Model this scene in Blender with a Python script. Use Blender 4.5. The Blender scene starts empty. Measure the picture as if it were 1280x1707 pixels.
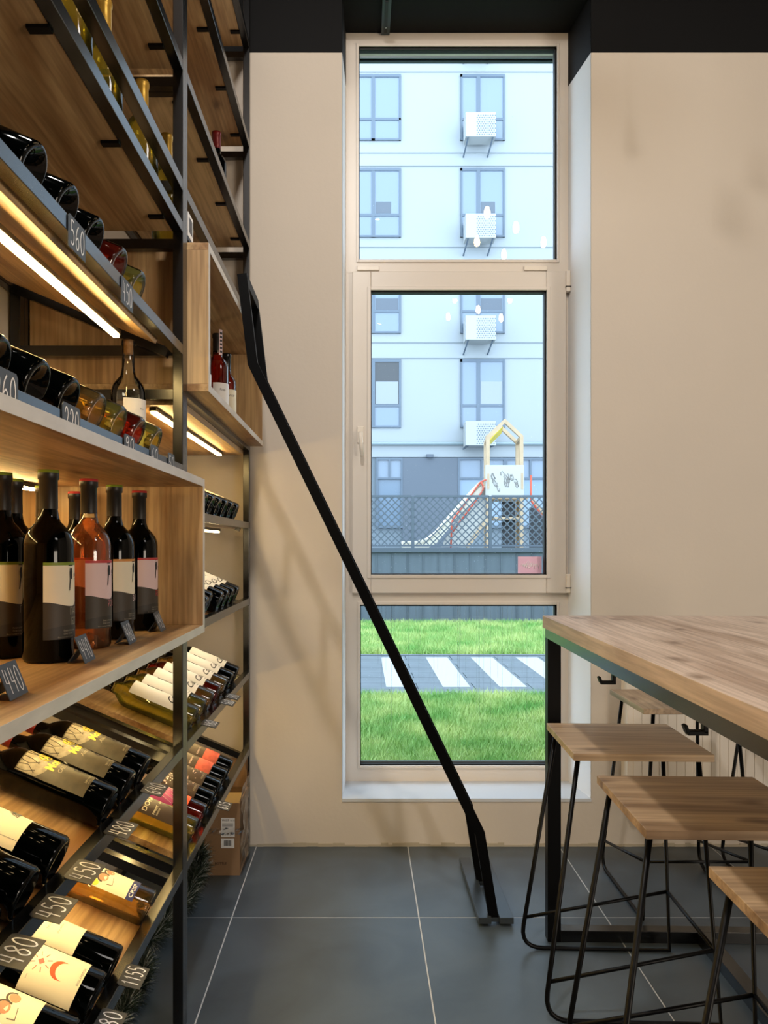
import bpy, math, random
import numpy as np
from mathutils import Vector, Matrix
random.seed(7)
R = math.radians
S = bpy.context.scene
COL = S.collection

# ------------------------------------------------------------------ camera
F, U0, V0, CH = 1330.0, 601.0, 910.0, 1.2          # focal length in px, vanishing point, eye height
cam = bpy.data.cameras.new('camera'); camo = bpy.data.objects.new('camera', cam); COL.objects.link(camo)
camo.location = (0, 0, CH); camo.rotation_euler = (R(90), 0, 0)
cam.sensor_fit = 'VERTICAL'; cam.sensor_height = 36.0; cam.lens = 36.0 * F / 1707.0
cam.shift_x = (640.0 - U0) / 1707.0; cam.shift_y = (V0 - 853.5) / 1707.0
cam.clip_start = 0.05; cam.clip_end = 200
S.camera = camo
# ------------------------------------------------------------------ world, lights, exposure
w = bpy.data.worlds.new('overcast_sky'); S.world = w; w.use_nodes = True
nt = w.node_tree; nt.nodes.clear()
bg = nt.nodes.new('ShaderNodeBackground'); bg.inputs[0].default_value = (0.69, 0.84, 1.0, 1); bg.inputs[1].default_value = 5.0
wo = nt.nodes.new('ShaderNodeOutputWorld'); nt.links.new(bg.outputs[0], wo.inputs[0])
def area(name, loc, size, power, col, target=None, sy=None, spread=180):
    l = bpy.data.lights.new(name, 'AREA'); l.energy = power; l.color = col; l.size = size
    if sy: l.shape = 'RECTANGLE'; l.size_y = sy
    l.spread = R(spread)
    o = bpy.data.objects.new(name, l); COL.objects.link(o); o.location = loc
    if target: o.rotation_euler = (Vector(target) - Vector(loc)).to_track_quat('-Z', 'Y').to_euler()
    return o
WARM = (1.0, 0.94, 0.88)
area('ceiling_light', (-0.13, 0.6, 3.75), 0.14, 36, WARM, (0.05, 2.4, 0))
area('ceiling_light', (-0.15, 1.6, 3.75), 0.2, 10, WARM, (0.4, 2.6, 0))
area('ceiling_light', (3.1, -0.6, 3.75), 1.0, 40, WARM, (1.6, 3, 1.4))
area('ceiling_light', (-0.5, -2.0, 3.7), 0.7, 36, WARM, (0.3, 3, 1.4))
area('fill_light', (3.4, -1.6, 0.9), 1.3, 85, (1.0, 0.86, 0.70), (-0.6, 1.6, 2.2))  # added low fill, not a lamp of the room: lifts the shelf undersides
S.view_settings.view_transform = 'Standard'; S.view_settings.look = 'None'
S.view_settings.gamma = 1; S.view_settings.use_curve_mapping = False
S.view_settings.exposure = 0.0

# ------------------------------------------------------------------ materials
def srgb(r, g, b):
    f = lambda c: (c/255/12.92) if c/255 <= 0.04045 else ((c/255+0.055)/1.055)**2.4
    return (f(r), f(g), f(b), 1)
def mat(name, col, rough=0.5, metal=0.0, bump=None, var=0.0, vscale=5.0, spec=0.5, coat=0, stretch=None):
    m = bpy.data.materials.new(name); m.use_nodes = True
    n = m.node_tree.nodes; l = m.node_tree.links; p = n['Principled BSDF']
    p.inputs['Base Color'].default_value = col; p.inputs['Roughness'].default_value = rough
    p.inputs['Metallic'].default_value = metal; p.inputs['Specular IOR Level'].default_value = spec
    p.inputs['Coat Weight'].default_value = coat
    if var or bump:
        tc = n.new('ShaderNodeTexCoord'); mp = n.new('ShaderNodeMapping'); l.new(tc.outputs['Object'], mp.inputs[0])
        if stretch: mp.inputs['Scale'].default_value = stretch
        nz = n.new('ShaderNodeTexNoise'); nz.inputs['Scale'].default_value = vscale; nz.inputs['Detail'].default_value = 6
        l.new(mp.outputs[0], nz.inputs['Vector'])
        if var:
            rp = n.new('ShaderNodeValToRGB')
            rp.color_ramp.elements[0].position = 0.3; rp.color_ramp.elements[1].position = 0.7
            rp.color_ramp.elements[0].color = tuple(c*(1-var) for c in col[:3]) + (1,)
            rp.color_ramp.elements[1].color = tuple(min(1, c*(1+var)) for c in col[:3]) + (1,)
            l.new(nz.outputs[0], rp.inputs[0]); l.new(rp.outputs[0], p.inputs['Base Color'])
        if bump:
            nb = n.new('ShaderNodeTexNoise'); nb.inputs['Scale'].default_value = bump[0]; nb.inputs['Detail'].default_value = 4
            l.new(mp.outputs[0], nb.inputs['Vector'])
            b = n.new('ShaderNodeBump'); b.inputs['Strength'].default_value = bump[1]; b.inputs['Distance'].default_value = bump[2]
            l.new(nb.outputs[0], b.inputs['Height']); l.new(b.outputs[0], p.inputs['Normal'])
    return m
def emis(name, col, st):
    m = bpy.data.materials.new(name); m.use_nodes = True; n = m.node_tree.nodes; n.clear()
    e = n.new('ShaderNodeEmission'); e.inputs[0].default_value = col; e.inputs[1].default_value = st
    o = n.new('ShaderNodeOutputMaterial'); m.node_tree.links.new(e.outputs[0], o.inputs[0]); return m
def clearglass(name, tint, rough=0.0, ior=1.45, extra=0.0):
    m = bpy.data.materials.new(name); m.use_nodes = True; n = m.node_tree.nodes; l = m.node_tree.links; n.clear()
    t = n.new('ShaderNodeBsdfTransparent'); t.inputs[0].default_value = tint
    g = n.new('ShaderNodeBsdfGlossy'); g.inputs['Roughness'].default_value = rough
    f = n.new('ShaderNodeFresnel'); f.inputs[0].default_value = ior
    mx = n.new('ShaderNodeMixShader'); o = n.new('ShaderNodeOutputMaterial')
    ad = n.new('ShaderNodeMath'); ad.operation = 'ADD'; ad.inputs[1].default_value = extra; ad.use_clamp = True
    l.new(f.outputs[0], ad.inputs[0]); l.new(ad.outputs[0], mx.inputs[0]); l.new(t.outputs[0], mx.inputs[1]); l.new(g.outputs[0], mx.inputs[2]); l.new(mx.outputs[0], o.inputs[0])
    return m
def liquid(name, col, ior=1.33):
    m = clearglass(name, col, 0.03, 1.25); n = m.node_tree.nodes; l = m.node_tree.links
    d = n.new('ShaderNodeBsdfTranslucent'); d.inputs[0].default_value = tuple(q**1.6 for q in col[:3])+(1,)
    e = n.new('ShaderNodeBsdfDiffuse'); e.inputs[0].default_value = tuple(q**1.6 for q in col[:3])+(1,)
    a = n.new('ShaderNodeAddShader'); l.new(d.outputs[0], a.inputs[0]); l.new(e.outputs[0], a.inputs[1])
    mx2 = n.new('ShaderNodeMixShader'); mx2.inputs[0].default_value = .09
    t = [q for q in n if q.type == 'BSDF_TRANSPARENT'][0]; mx = [q for q in n if q.type == 'MIX_SHADER' and q != mx2][0]
    l.new(t.outputs[0], mx2.inputs[1]); l.new(a.outputs[0], mx2.inputs[2]); l.new(mx2.outputs[0], mx.inputs[1]); return m
def oak(name, axis, light=srgb(204, 170, 122), dark=srgb(150, 110, 68), rough=0.42):
    m = bpy.data.materials.new(name); m.use_nodes = True
    n = m.node_tree.nodes; l = m.node_tree.links; p = n['Principled BSDF']
    p.inputs['Roughness'].default_value = rough; p.inputs['Specular IOR Level'].default_value = 0.6
    tc = n.new('ShaderNodeTexCoord'); oi = n.new('ShaderNodeObjectInfo')
    mul = n.new('ShaderNodeMath'); mul.operation = 'MULTIPLY'; mul.inputs[1].default_value = 13.0; l.new(oi.outputs['Random'], mul.inputs[0])
    add = n.new('ShaderNodeVectorMath'); l.new(tc.outputs['Object'], add.inputs[0]); l.new(mul.outputs[0], add.inputs[1])
    def mapped(sa, sc):
        mp = n.new('ShaderNodeMapping'); s = [sc, sc, sc]; s[axis] = sa; mp.inputs['Scale'].default_value = s
        l.new(add.outputs[0], mp.inputs[0]); return mp
    a = mapped(0.9, 7); nz = n.new('ShaderNodeTexNoise'); nz.inputs['Scale'].default_value = 1.0; nz.inputs['Detail'].default_value = 7
    nz.inputs['Distortion'].default_value = 1.4; l.new(a.outputs[0], nz.inputs['Vector'])
    rp = n.new('ShaderNodeValToRGB'); rp.color_ramp.elements[0].position = 0.36; rp.color_ramp.elements[1].position = 0.58
    rp.color_ramp.elements[0].color = dark; rp.color_ramp.elements[1].color = light; l.new(nz.outputs[0], rp.inputs[0])
    b = mapped(4, 110); fz = n.new('ShaderNodeTexNoise'); fz.inputs['Scale'].default_value = 1.0; fz.inputs['Detail'].default_value = 3; l.new(b.outputs[0], fz.inputs['Vector'])
    r2 = n.new('ShaderNodeValToRGB'); r2.color_ramp.elements[0].position = 0.35; r2.color_ramp.elements[1].position = 0.6
    r2.color_ramp.elements[0].color = (0.64, 0.61, 0.58, 1); r2.color_ramp.elements[1].color = (1, 1, 1, 1); l.new(fz.outputs[0], r2.inputs[0])
    m1 = n.new('ShaderNodeMixRGB'); m1.blend_type = 'MULTIPLY'; m1.inputs[0].default_value = 0.85
    l.new(rp.outputs[0], m1.inputs[1]); l.new(r2.outputs[0], m1.inputs[2])
    c = mapped(2.2, 4.5); vz = n.new('ShaderNodeTexVoronoi'); vz.inputs['Scale'].default_value = 1.0; vz.inputs['Randomness'].default_value = 1.0; vz.voronoi_dimensions = '2D'
    sx = n.new('ShaderNodeSeparateXYZ'); cx = n.new('ShaderNodeCombineXYZ'); l.new(c.outputs[0], sx.inputs[0]); l.new(sx.outputs[0], cx.inputs[0]); l.new(sx.outputs[2 if axis == 2 else 1], cx.inputs[1])
    dn = n.new('ShaderNodeTexNoise'); dn.inputs['Scale'].default_value = 9; l.new(c.outputs[0], dn.inputs['Vector'])
    mx = n.new('ShaderNodeMixRGB'); mx.inputs[0].default_value = 0.10; l.new(cx.outputs[0], mx.inputs[1]); l.new(dn.outputs['Color'], mx.inputs[2]); l.new(mx.outputs[0], vz.inputs['Vector'])
    r3 = n.new('ShaderNodeValToRGB'); r3.color_ramp.elements[0].position = 0.018; r3.color_ramp.elements[1].position = 0.10
    r3.color_ramp.elements[0].color = (0.38, 0.30, 0.24, 1); r3.color_ramp.elements[1].color = (1, 1, 1, 1); l.new(vz.outputs['Distance'], r3.inputs[0])
    m2 = n.new('ShaderNodeMixRGB'); m2.blend_type = 'MULTIPLY'; m2.inputs[0].default_value = 0.9
    l.new(m1.outputs[0], m2.inputs[1]); l.new(r3.outputs[0], m2.inputs[2]); l.new(m2.outputs[0], p.inputs['Base Color'])
    bp = n.new('ShaderNodeBump'); bp.inputs['Strength'].default_value = 0.25; bp.inputs['Distance'].default_value = 0.0006
    l.new(fz.outputs[0], bp.inputs['Height']); l.new(bp.outputs[0], p.inputs['Normal'])
    return m
OX, OY, OZ = oak('oak_grain_x', 0, srgb(194, 166, 132), srgb(136, 108, 80)), oak('oak_grain_y', 1), oak('oak_grain_z', 2)
BLACK = mat('black_powder_coated_steel', srgb(6, 6, 7), 0.24, 0.0, spec=0.85)
BLACKM = mat('matt_black_steel', srgb(3, 3, 4), 0.4, spec=0.18)
LADM = mat('ladder_black_steel', srgb(2, 2, 3), 0.5, spec=0.10)
PLASTER = mat('beige_plaster', srgb(199, 189, 176), 0.8, bump=(60, 0.25, 0.002), var=0.02, vscale=2.2)
REVEAL = mat('white_plaster', srgb(222, 222, 222), 0.75, bump=(60, 0.2, 0.001))
SILLM = mat('grey_white_sill', srgb(196, 200, 205), 0.35)
DARKP = mat('black_paint', srgb(5, 5, 6), 0.7, spec=.2)
PVC = mat('cream_window_profile', srgb(212, 203, 192), 0.35, stretch=(1, 1, 1))
PVCS = mat('cream_plastic', srgb(222, 212, 198), 0.3)
RUB = mat('black_rubber', srgb(12, 12, 13), 0.5)
GROUT = mat('pale_grout', srgb(200, 202, 202), 0.8)
GLASS = clearglass('window_glass', (0.96, 0.985, 0.99, 1), 0.0, 1.5)

def tilemat():
    m = mat('dark_slate_tile', srgb(86, 93, 98), 0.3, spec=0.5)
    n = m.node_tree.nodes; l = m.node_tree.links; p = n['Principled BSDF']
    tc = n.new('ShaderNodeTexCoord'); nz = n.new('ShaderNodeTexNoise'); nz.inputs['Scale'].default_value = 3.5; nz.inputs['Detail'].default_value = 8
    nz.inputs['Distortion'].default_value = 0.8; l.new(tc.outputs['Object'], nz.inputs['Vector'])
    rp = n.new('ShaderNodeValToRGB'); rp.color_ramp.elements[0].position = 0.3; rp.color_ramp.elements[1].position = 0.72
    rp.color_ramp.elements[0].color = srgb(62, 72, 80); rp.color_ramp.elements[1].color = srgb(84, 96, 106)
    l.new(nz.outputs[0], rp.inputs[0]); l.new(rp.outputs[0], p.inputs['Base Color'])
    r2 = n.new('ShaderNodeMapRange'); r2.inputs['To Min'].default_value = 0.30; r2.inputs['To Max'].default_value = 0.45
    l.new(nz.outputs[0], r2.inputs[0]); l.new(r2.outputs[0], p.inputs['Roughness'])
    return m
TILE = tilemat()

# ------------------------------------------------------------------ mesh helpers
class MB:
    def __init__(s): s.v = []; s.f = []; s.smooth = []
    def add(s, vs, fs, sm=False):
        o = len(s.v); s.v += [tuple(v) for v in vs]; s.f += [tuple(i+o for i in f) for f in fs]; s.smooth += [sm]*len(fs); return s
    def box(s, x0, y0, z0, x1, y1, z1):
        if x0 > x1: x0, x1 = x1, x0
        if y0 > y1: y0, y1 = y1, y0
        if z0 > z1: z0, z1 = z1, z0
        return s.add([(x0,y0,z0),(x1,y0,z0),(x1,y1,z0),(x0,y1,z0),(x0,y0,z1),(x1,y0,z1),(x1,y1,z1),(x0,y1,z1)],
              [(0,3,2,1),(4,5,6,7),(0,1,5,4),(1,2,6,5),(2,3,7,6),(3,0,4,7)])
    def obox(s, c, ax, ay, az):          # centre and three half-axis vectors
        c, ax, ay, az = map(Vector, (c, ax, ay, az))
        vs = [c+i*ax+j*ay+k*az for k in (-1,1) for i, j in ((-1,-1),(1,-1),(1,1),(-1,1))]
        return s.add(vs, [(0,3,2,1),(4,5,6,7),(0,1,5,4),(1,2,6,5),(2,3,7,6),(3,0,4,7)])
    def bar(s, a, b, wv, t):             # bar from a to b, half width vector wv, thickness 2t
        a, b, wv = Vector(a), Vector(b), Vector(wv); d = (b-a).normalized(); n = d.cross(wv).normalized()*t
        return s.obox((a+b)/2, (b-a)/2, wv, n)
    def tube(s, pts, r, n=8, cap=True):
        pts = [Vector(p) for p in pts]; rings = []
        d = (pts[1]-pts[0]).normalized(); up = Vector((0,0,1)) if abs(d.z) < .9 else Vector((1,0,0)); u = d.cross(up).normalized()
        o = len(s.v)
        for i, p in enumerate(pts):
            if i == 0: t = pts[1]-pts[0]
            elif i == len(pts)-1: t = pts[-1]-pts[-2]
            else: t = (pts[i+1]-p).normalized()+(p-pts[i-1]).normalized()
            t.normalize(); u = (u-t*u.dot(t)).normalized(); v = t.cross(u)
            rr = r[i] if isinstance(r, (list, tuple)) else r
            for k in range(n):
                a = 2*math.pi*k/n; s.v.append(tuple(p+(u*math.cos(a)+v*math.sin(a))*rr))
        for i in range(len(pts)-1):
            for k in range(n):
                s.f.append((o+i*n+k, o+i*n+(k+1)%n, o+(i+1)*n+(k+1)%n, o+(i+1)*n+k)); s.smooth.append(True)
        if cap:
            s.f.append(tuple(o+k for k in reversed(range(n)))); s.smooth.append(False)
            s.f.append(tuple(o+(len(pts)-1)*n+k for k in range(n))); s.smooth.append(False)
        return s
    def lathe(s, prof, n=24, c=(0,0,0)):
        o = len(s.v)
        for r, z in prof:
            for k in range(n):
                a = 2*math.pi*k/n; s.v.append((c[0]+r*math.cos(a), c[1]+r*math.sin(a), c[2]+z))
        for i in range(len(prof)-1):
            for k in range(n):
                s.f.append((o+i*n+k, o+i*n+(k+1)%n, o+(i+1)*n+(k+1)%n, o+(i+1)*n+k)); s.smooth.append(True)
        return s
    def prism(s, poly, y0, y1, axis='y'):  # polygon in xz extruded along y
        n = len(poly)
        vs = [(p[0], y0, p[1]) for p in poly]+[(p[0], y1, p[1]) for p in poly]
        return s.add(vs, [tuple(range(n)), tuple(reversed(range(n, 2*n)))]+[(i, i+n, (i+1)%n+n, (i+1)%n) for i in range(n)])
    def mesh(s, name, m, off=(0,0,0)):
        me = bpy.data.meshes.new(name)
        ox, oy, oz = off
        me.from_pydata([(x-ox, y-oy, z-oz) for x, y, z in s.v], [], s.f)
        me.polygons.foreach_set('use_smooth', s.smooth); me.materials.append(m); me.update(); return me
    def build(s, name, m, parent=None, label=None, bevel=0, stuff=False, local=False):
        off = (0,0,0)
        if parent is not None and not local:
            p = parent
            off = tuple(p.get('_w', (0,0,0)))
        o = bpy.data.objects.new(name, s.mesh(name, m, off)); COL.objects.link(o)
        if parent is not None:
            o.parent = parent; o['_w'] = off if not local else (0,0,0)
        else: o['_w'] = (0,0,0)
        if label: o['label'] = label
        if stuff: o['kind'] = 'stuff'
        if bevel:
            b = o.modifiers.new('bevel', 'BEVEL'); b.width = bevel; b.segments = 2; b.limit_method = 'ANGLE'
        return o
def tag(o, label, cat, group=None):
    o['label'] = label; o['category'] = cat
    if group: o['group'] = group
    return o
def struct(o): o['kind'] = 'structure'; return o
def thing(name, label, cat, loc=(0,0,0), rz=0, group=None):
    o = bpy.data.objects.new(name, None); COL.objects.link(o); o.location = loc; o.rotation_euler = (0,0,rz)
    o.empty_display_size = 0.05; o['_w'] = tuple(loc); return tag(o, label, cat, group)
def B(*a): return MB().box(*a)
def copy_tree(o, parent=None, top=True):
    c = o.copy(); COL.objects.link(c)
    if parent is not None: c.parent = parent
    for ch in list(o.children): copy_tree(ch, c, False)
    return c
def fillet(pts, r, n=6):
    pts = [Vector(p) for p in pts]; out = [pts[0]]
    rs = r if isinstance(r, (list, tuple)) else [r]*(len(pts)-2)
    for i in range(1, len(pts)-1):
        a, b, c = pts[i-1], pts[i], pts[i+1]; q = rs[i-1]
        if q <= 0: out.append(b); continue
        d1 = (a-b).normalized(); d2 = (c-b).normalized(); p1 = b+d1*q; p2 = b+d2*q
        for k in range(n+1):
            t = k/n; out.append(p1*(1-t)**2+b*2*t*(1-t)+p2*t*t)
    out.append(pts[-1]); return out

# text -------------------------------------------------------------
_tc = {}
def text_mesh(txt, size=1.0, bold=0.0, shear=0.0):
    key = (txt, bold, shear)
    if key not in _tc:
        c = bpy.data.curves.new('t', 'FONT'); c.body = txt; c.size = 1.0; c.offset = bold; c.shear = shear; c.resolution_u = 2
        o = bpy.data.objects.new('t', c); COL.objects.link(o)
        bpy.context.view_layer.update()
        me = bpy.data.meshes.new_from_object(o.evaluated_get(bpy.context.evaluated_depsgraph_get()))
        vs = [(v.co.x, v.co.y) for v in me.vertices]; fs = [tuple(p.vertices) for p in me.polygons]
        bpy.data.objects.remove(o); bpy.data.curves.remove(c); bpy.data.meshes.remove(me)
        xs = [v[0] for v in vs] or [0]; x0, x1 = min(xs), max(xs)
        _tc[key] = ([((x-x0), y) for x, y in vs], fs, x1-x0)
    vs, fs, wd = _tc[key]
    return [(x*size, y*size) for x, y in vs], fs, wd*size
def put_text(mb, txt, size, fn, u, v, center=False, wscale=1.0, **k):
    vs, fs, wd = text_mesh(txt, size, **k)
    if center: u -= wd*wscale/2
    mb.add([fn(u+x*wscale, v+y) for x, y in vs], fs)
HAND = {'0': [[(.5,1),(.2,.8),(.1,.45),(.25,.08),(.5,0),(.8,.15),(.9,.55),(.75,.9),(.5,1)]],
 '1': [[(.2,.75),(.55,1),(.5,0)]],
 '2': [[(.15,.78),(.3,.97),(.6,1),(.8,.8),(.7,.55),(.15,0),(.5,.05),(.9,0)]],
 '4': [[(.25,1),(.12,.45),(.8,.42)],[(.72,.95),(.62,0)]],
 '5': [[(.85,.97),(.3,1),(.22,.58),(.55,.62),(.85,.42),(.75,.1),(.4,0),(.12,.1)]],
 '6': [[(.75,1),(.35,.75),(.12,.3),(.35,0),(.7,.05),(.82,.3),(.6,.5),(.2,.35)]],
 '8': [[(.8,.85),(.5,1),(.2,.8),(.45,.55),(.8,.3),(.6,.02),(.25,.05),(.15,.3),(.5,.52),(.82,.72),(.8,.85)]],
 '9': [[(.8,.8),(.5,1),(.2,.8),(.25,.5),(.6,.5),(.82,.8),(.7,.3),(.45,0)]]}
def hand_digits(mb, txt, fn, u, v, w, h, t):
    for ch in txt:
        for st in HAND[ch]:
            pts = [Vector((u+x*w*0.85, v+y*h)) for x, y in st]
            # smooth (catmull-rom)
            if len(pts) > 3:
                q = []
                for i in range(len(pts)-1):
                    p0 = pts[max(i-1,0)]; p1 = pts[i]; p2 = pts[i+1]; p3 = pts[min(i+2,len(pts)-1)]
                    for k in range(4):
                        s = k/4; q.append(0.5*((2*p1)+(p2-p0)*s+(2*p0-5*p1+4*p2-p3)*s*s+(3*p1-p0-3*p2+p3)*s**3))
                q.append(pts[-1]); pts = q
            o = len(mb.v)
            for i, p in enumerate(pts):
                d = (pts[min(i+1,len(pts)-1)]-pts[max(i-1,0)]).normalized(); nn = Vector((-d.y, d.x))*t/2
                for q in (p+nn, p-nn): mb.v.append(tuple(fn(q.x, q.y)))
            for i in range(len(pts)-1):
                mb.f.append((o+2*i, o+2*i+1, o+2*i+3, o+2*i+2)); mb.smooth.append(False)
        u += w
def px(u, v, Y): return ((u-U0)*Y/F, CH-(v-V0)*Y/F)      # measured pixel -> X, Z at depth Y (plan measurements only)

# ================================================================== ROOM SHELL
WY = 3.185; XL, XR, YB, ZC = -0.87, 4.2, -4.5, 3.9
fl = struct(B(XL-0.15, YB-0.1, -0.06, XR+0.1, WY+0.3, -0.0005).build('floor', GROUT))
T = 0.6085; tm = None; g = 0.0019
nx0 = -0.4157
for i in range(-2, 8):
    for j in range(0, 13):
        x0 = nx0+i*0.604; x1 = x0+0.604; y1 = WY-j*T; y0 = y1-T
        x0 = max(x0, XL); x1 = min(x1, XR); y0 = max(y0, YB)
        if x1-x0 < 0.02 or y1-y0 < 0.02: continue
        t = MB().box(-(x1-x0)/2+g, -(y1-y0)/2+g, -0.0011, (x1-x0)/2-g, (y1-y0)/2-g, 0)
        key = (round(x1-x0, 3), round(y1-y0, 3))
        if tm is None: tm = {}
        if key not in tm: tm[key] = t.mesh('tile', TILE)
        o = bpy.data.objects.new('tile', tm[key]); COL.objects.link(o); o.parent = fl
        o.location = ((x0+x1)/2, (y0+y1)/2, 0)
# back wall with window opening (opening X -.0742..9197, Z .1917..3.40)
OXL, OXR, OZB, OZT, WYI = -0.0742, 0.9197, 0.1917, 3.40, 3.42
ZP = 3.169
wb = struct(MB().box(XL-0.1, WY, 0, OXL, WYI+0.25, ZP).box(OXR, WY, 0, XR+0.1, WYI+0.25, ZP).box(OXL, WY, 0, OXR, WYI+0.25, OZB-0.012).build('wall_back', PLASTER))
wd = MB().box(XL-0.1, WY, ZP, OXL, WYI+0.25, ZC).box(OXR, WY, ZP, XR+0.1, WYI+0.25, ZC).box(OXL, WY, OZT, OXR, WYI+0.06, ZC).box(OXL, WYI+.06, OZT+.035, OXR, WYI+.25, ZC)
wd.build('painted_band', DARKP, wb, 'black painted upper band of the wall')
# thin dark paint on the upper reveal, pale plaster reveal faces below (splayed)
rv = MB()
rv.add([(OXR-.001, WY+.001, OZB), (OXR-.034, WYI+.03, OZB), (OXR-.034, WYI+.03, ZP), (OXR-.001, WY+.001, ZP), (OXR, WYI+.03, OZB), (OXR, WYI+.03, ZP)], [(0,1,2,3),(0,4,1),(3,2,5)])
rv.add([(OXL+.001, WY+.001, OZB), (OXL+.013, WYI+.03, OZB), (OXL+.013, WYI+.03, ZP), (OXL+.001, WY+.001, ZP)], [(3,2,1,0)])
rv.build('reveal', REVEAL, wb, 'white plastered window reveal')
rd = MB()
rd.add([(OXR-.001, WY+.001, ZP), (OXR-.034, WYI+.03, ZP), (OXR-.034, WYI+.03, OZT), (OXR-.001, WY+.001, OZT)], [(0,1,2,3)])
rd.add([(OXL+.001, WY+.001, ZP), (OXL+.013, WYI+.03, ZP), (OXL+.013, WYI+.03, OZT), (OXL+.001, WY+.001, OZT)], [(3,2,1,0)])
rd.build('painted_reveal', DARKP, wb, 'black painted top of the window reveal')
struct(B(XL-0.1, YB-0.1, 0, XL, WY, ZC).build('wall_left', PLASTER))
struct(B(XR, YB-0.1, 0, XR+0.1, WY, ZC).build('wall_right', PLASTER))
struct(B(XL, YB-0.1, 0, XR, YB, ZC).build('wall_front', DARKP))
struct(B(XL-0.1, YB-0.1, ZC, XR+0.1, WYI+0.25, ZC+0.1).build('ceiling', DARKP))
# rough plaster foot along the floor
bm = MB(); random.seed(3); x = XL
while x < XR:
    L = random.uniform(.015, .06); bm.box(x, WY-random.uniform(.001, .004), 0.0, x+L, WY+.001, random.uniform(.006, .016)); x += L
struct(bm.build('baseboard_back', mat('rough_plaster_foot', srgb(170, 160, 140), .9)))
struct(B(OXL, WY-.004, OZB-.012, OXR, WYI+.03, OZB).build('trim_1', SILLM))          # sill board
# soffit channel
tr = thing('soffit_rail', 'dark metal channel on the black soffit above the window', 'rail', (.103, 3.3, 3.4))
B(.088, 3.19, 3.386, .124, 3.415, 3.3995).build('channel', mat('dark_channel', srgb(48, 58, 60), .4), tr)
B(.100, 3.20, 3.382, .112, 3.395, 3.386).build('slot', RUB, tr)
MB().lathe([(0, 0), (.004, 0), (.004, -.002), (0, -.002)], 10, (.106, 3.36, 3.383)).build('screw', mat('zinc', srgb(190, 195, 195), .3, 1), tr)

# ================================================================== WINDOW
k2 = WYI/F
WX = lambda u: (u-U0)*k2
WZ = lambda v: CH-(v-V0)*k2
win = struct(MB().build('window_1', PVC)); 
def frame(mb, u0, u1, v0, v1, gu0, gu1, gv0, gv1, y0, y1):
    X0, X1, Z1, Z0 = WX(u0), WX(u1), WZ(v0), WZ(v1); a, b, d, c = WX(gu0), WX(gu1), WZ(gv0), WZ(gv1)
    mb.box(X0, y0, Z0, a, y1, Z1).box(b, y0, Z0, X1, y1, Z1).box(a, y0, Z0, b, y1, c).box(a, y0, d, b, y1, Z1)
fr = MB()
frame(fr, 576, 947, 55, 433, 598, 928, 78, 433.01, WYI, WYI+.07)
fr.box(WX(576), WYI, WZ(455), WX(947), WYI+.07, WZ(433))
fr.box(WX(576), WYI+.001, WZ(990), WX(592), WYI+.07, WZ(455)); fr.box(WX(940), WYI+.001, WZ(990), WX(950), WYI+.07, WZ(455))
frame(fr, 576, 950, 985, 1304, 600, 928, 1008, 1276, WYI, WYI+.07)
fr.build('outer_frame', PVC, win, bevel=.003)
sp = MB()     # inner bead steps
frame(sp, 594, 932, 73, 438, 598, 928, 78, 433, WYI-.006, WYI+.02); frame(sp, 596, 932, 1003, 1281, 600, 928, 1008, 1276, WYI-.006, WYI+.02)
sp.build('glazing_bead', PVC, win, bevel=.002)
k3 = (WYI-.022)/F
cs = MB(); X = lambda u: (u-U0)*k3; Z = lambda v: CH-(v-V0)*k3
for a in [(587, 618, 452, 989), (911, 944, 452, 989)]: cs.box(X(a[0]), WYI-.022, Z(a[3]), X(a[1]), WYI+.04, Z(a[2]))
cs.box(X(618), WYI-.022, Z(989), X(911), WYI+.04, Z(958)); cs.box(X(618), WYI-.022, Z(484), X(911), WYI+.04, Z(452))
sash = cs.build('opening_sash', PVC, win, 'cream opening casement', bevel=.004)
cb = MB(); 
cb.box(X(612), WYI-.027, Z(964), X(618), WYI, Z(478)).box(X(911), WYI-.027, Z(964), X(917), WYI, Z(478)).box(X(618), WYI-.027, Z(964), X(911), WYI, Z(958)).box(X(618), WYI-.027, Z(484), X(911), WYI, Z(478))
cb.build('sash_bead', PVC, sash, bevel=.002)
gk = MB()
def gasket(u0, u1, v0, v1, t, y, kk):
    a, b, d, c = (u0-U0)*kk, (u1-U0)*kk, CH-(v0-V0)*kk, CH-(v1-V0)*kk
    gk.box(a, y, c, a+t, y+.03, d).box(b-t*1.8, y, c, b, y+.03, d).box(a, y, c, b, y+.03, c+t).box(a, y, d-t*1.6, b, y+.03, d)
gasket(598, 928, 78, 433, .004, WYI+.008, k2); gasket(618, 911, 484, 958, .004, WYI-.012, k3); gasket(600, 928, 1008, 1276, .004, WYI+.008, k2)
gk.build('gasket', RUB, win)
for (a, b, c, d) in ((598, 928, 78, 433), (618, 911, 484, 958), (600, 928, 1008, 1276)):
    MB().add([(WX(a), WYI+.03, WZ(d)), (WX(b), WYI+.03, WZ(d)), (WX(b), WYI+.03, WZ(c)), (WX(a), WYI+.03, WZ(c))], [(0,1,2,3)]).build('pane', GLASS, win)
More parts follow.
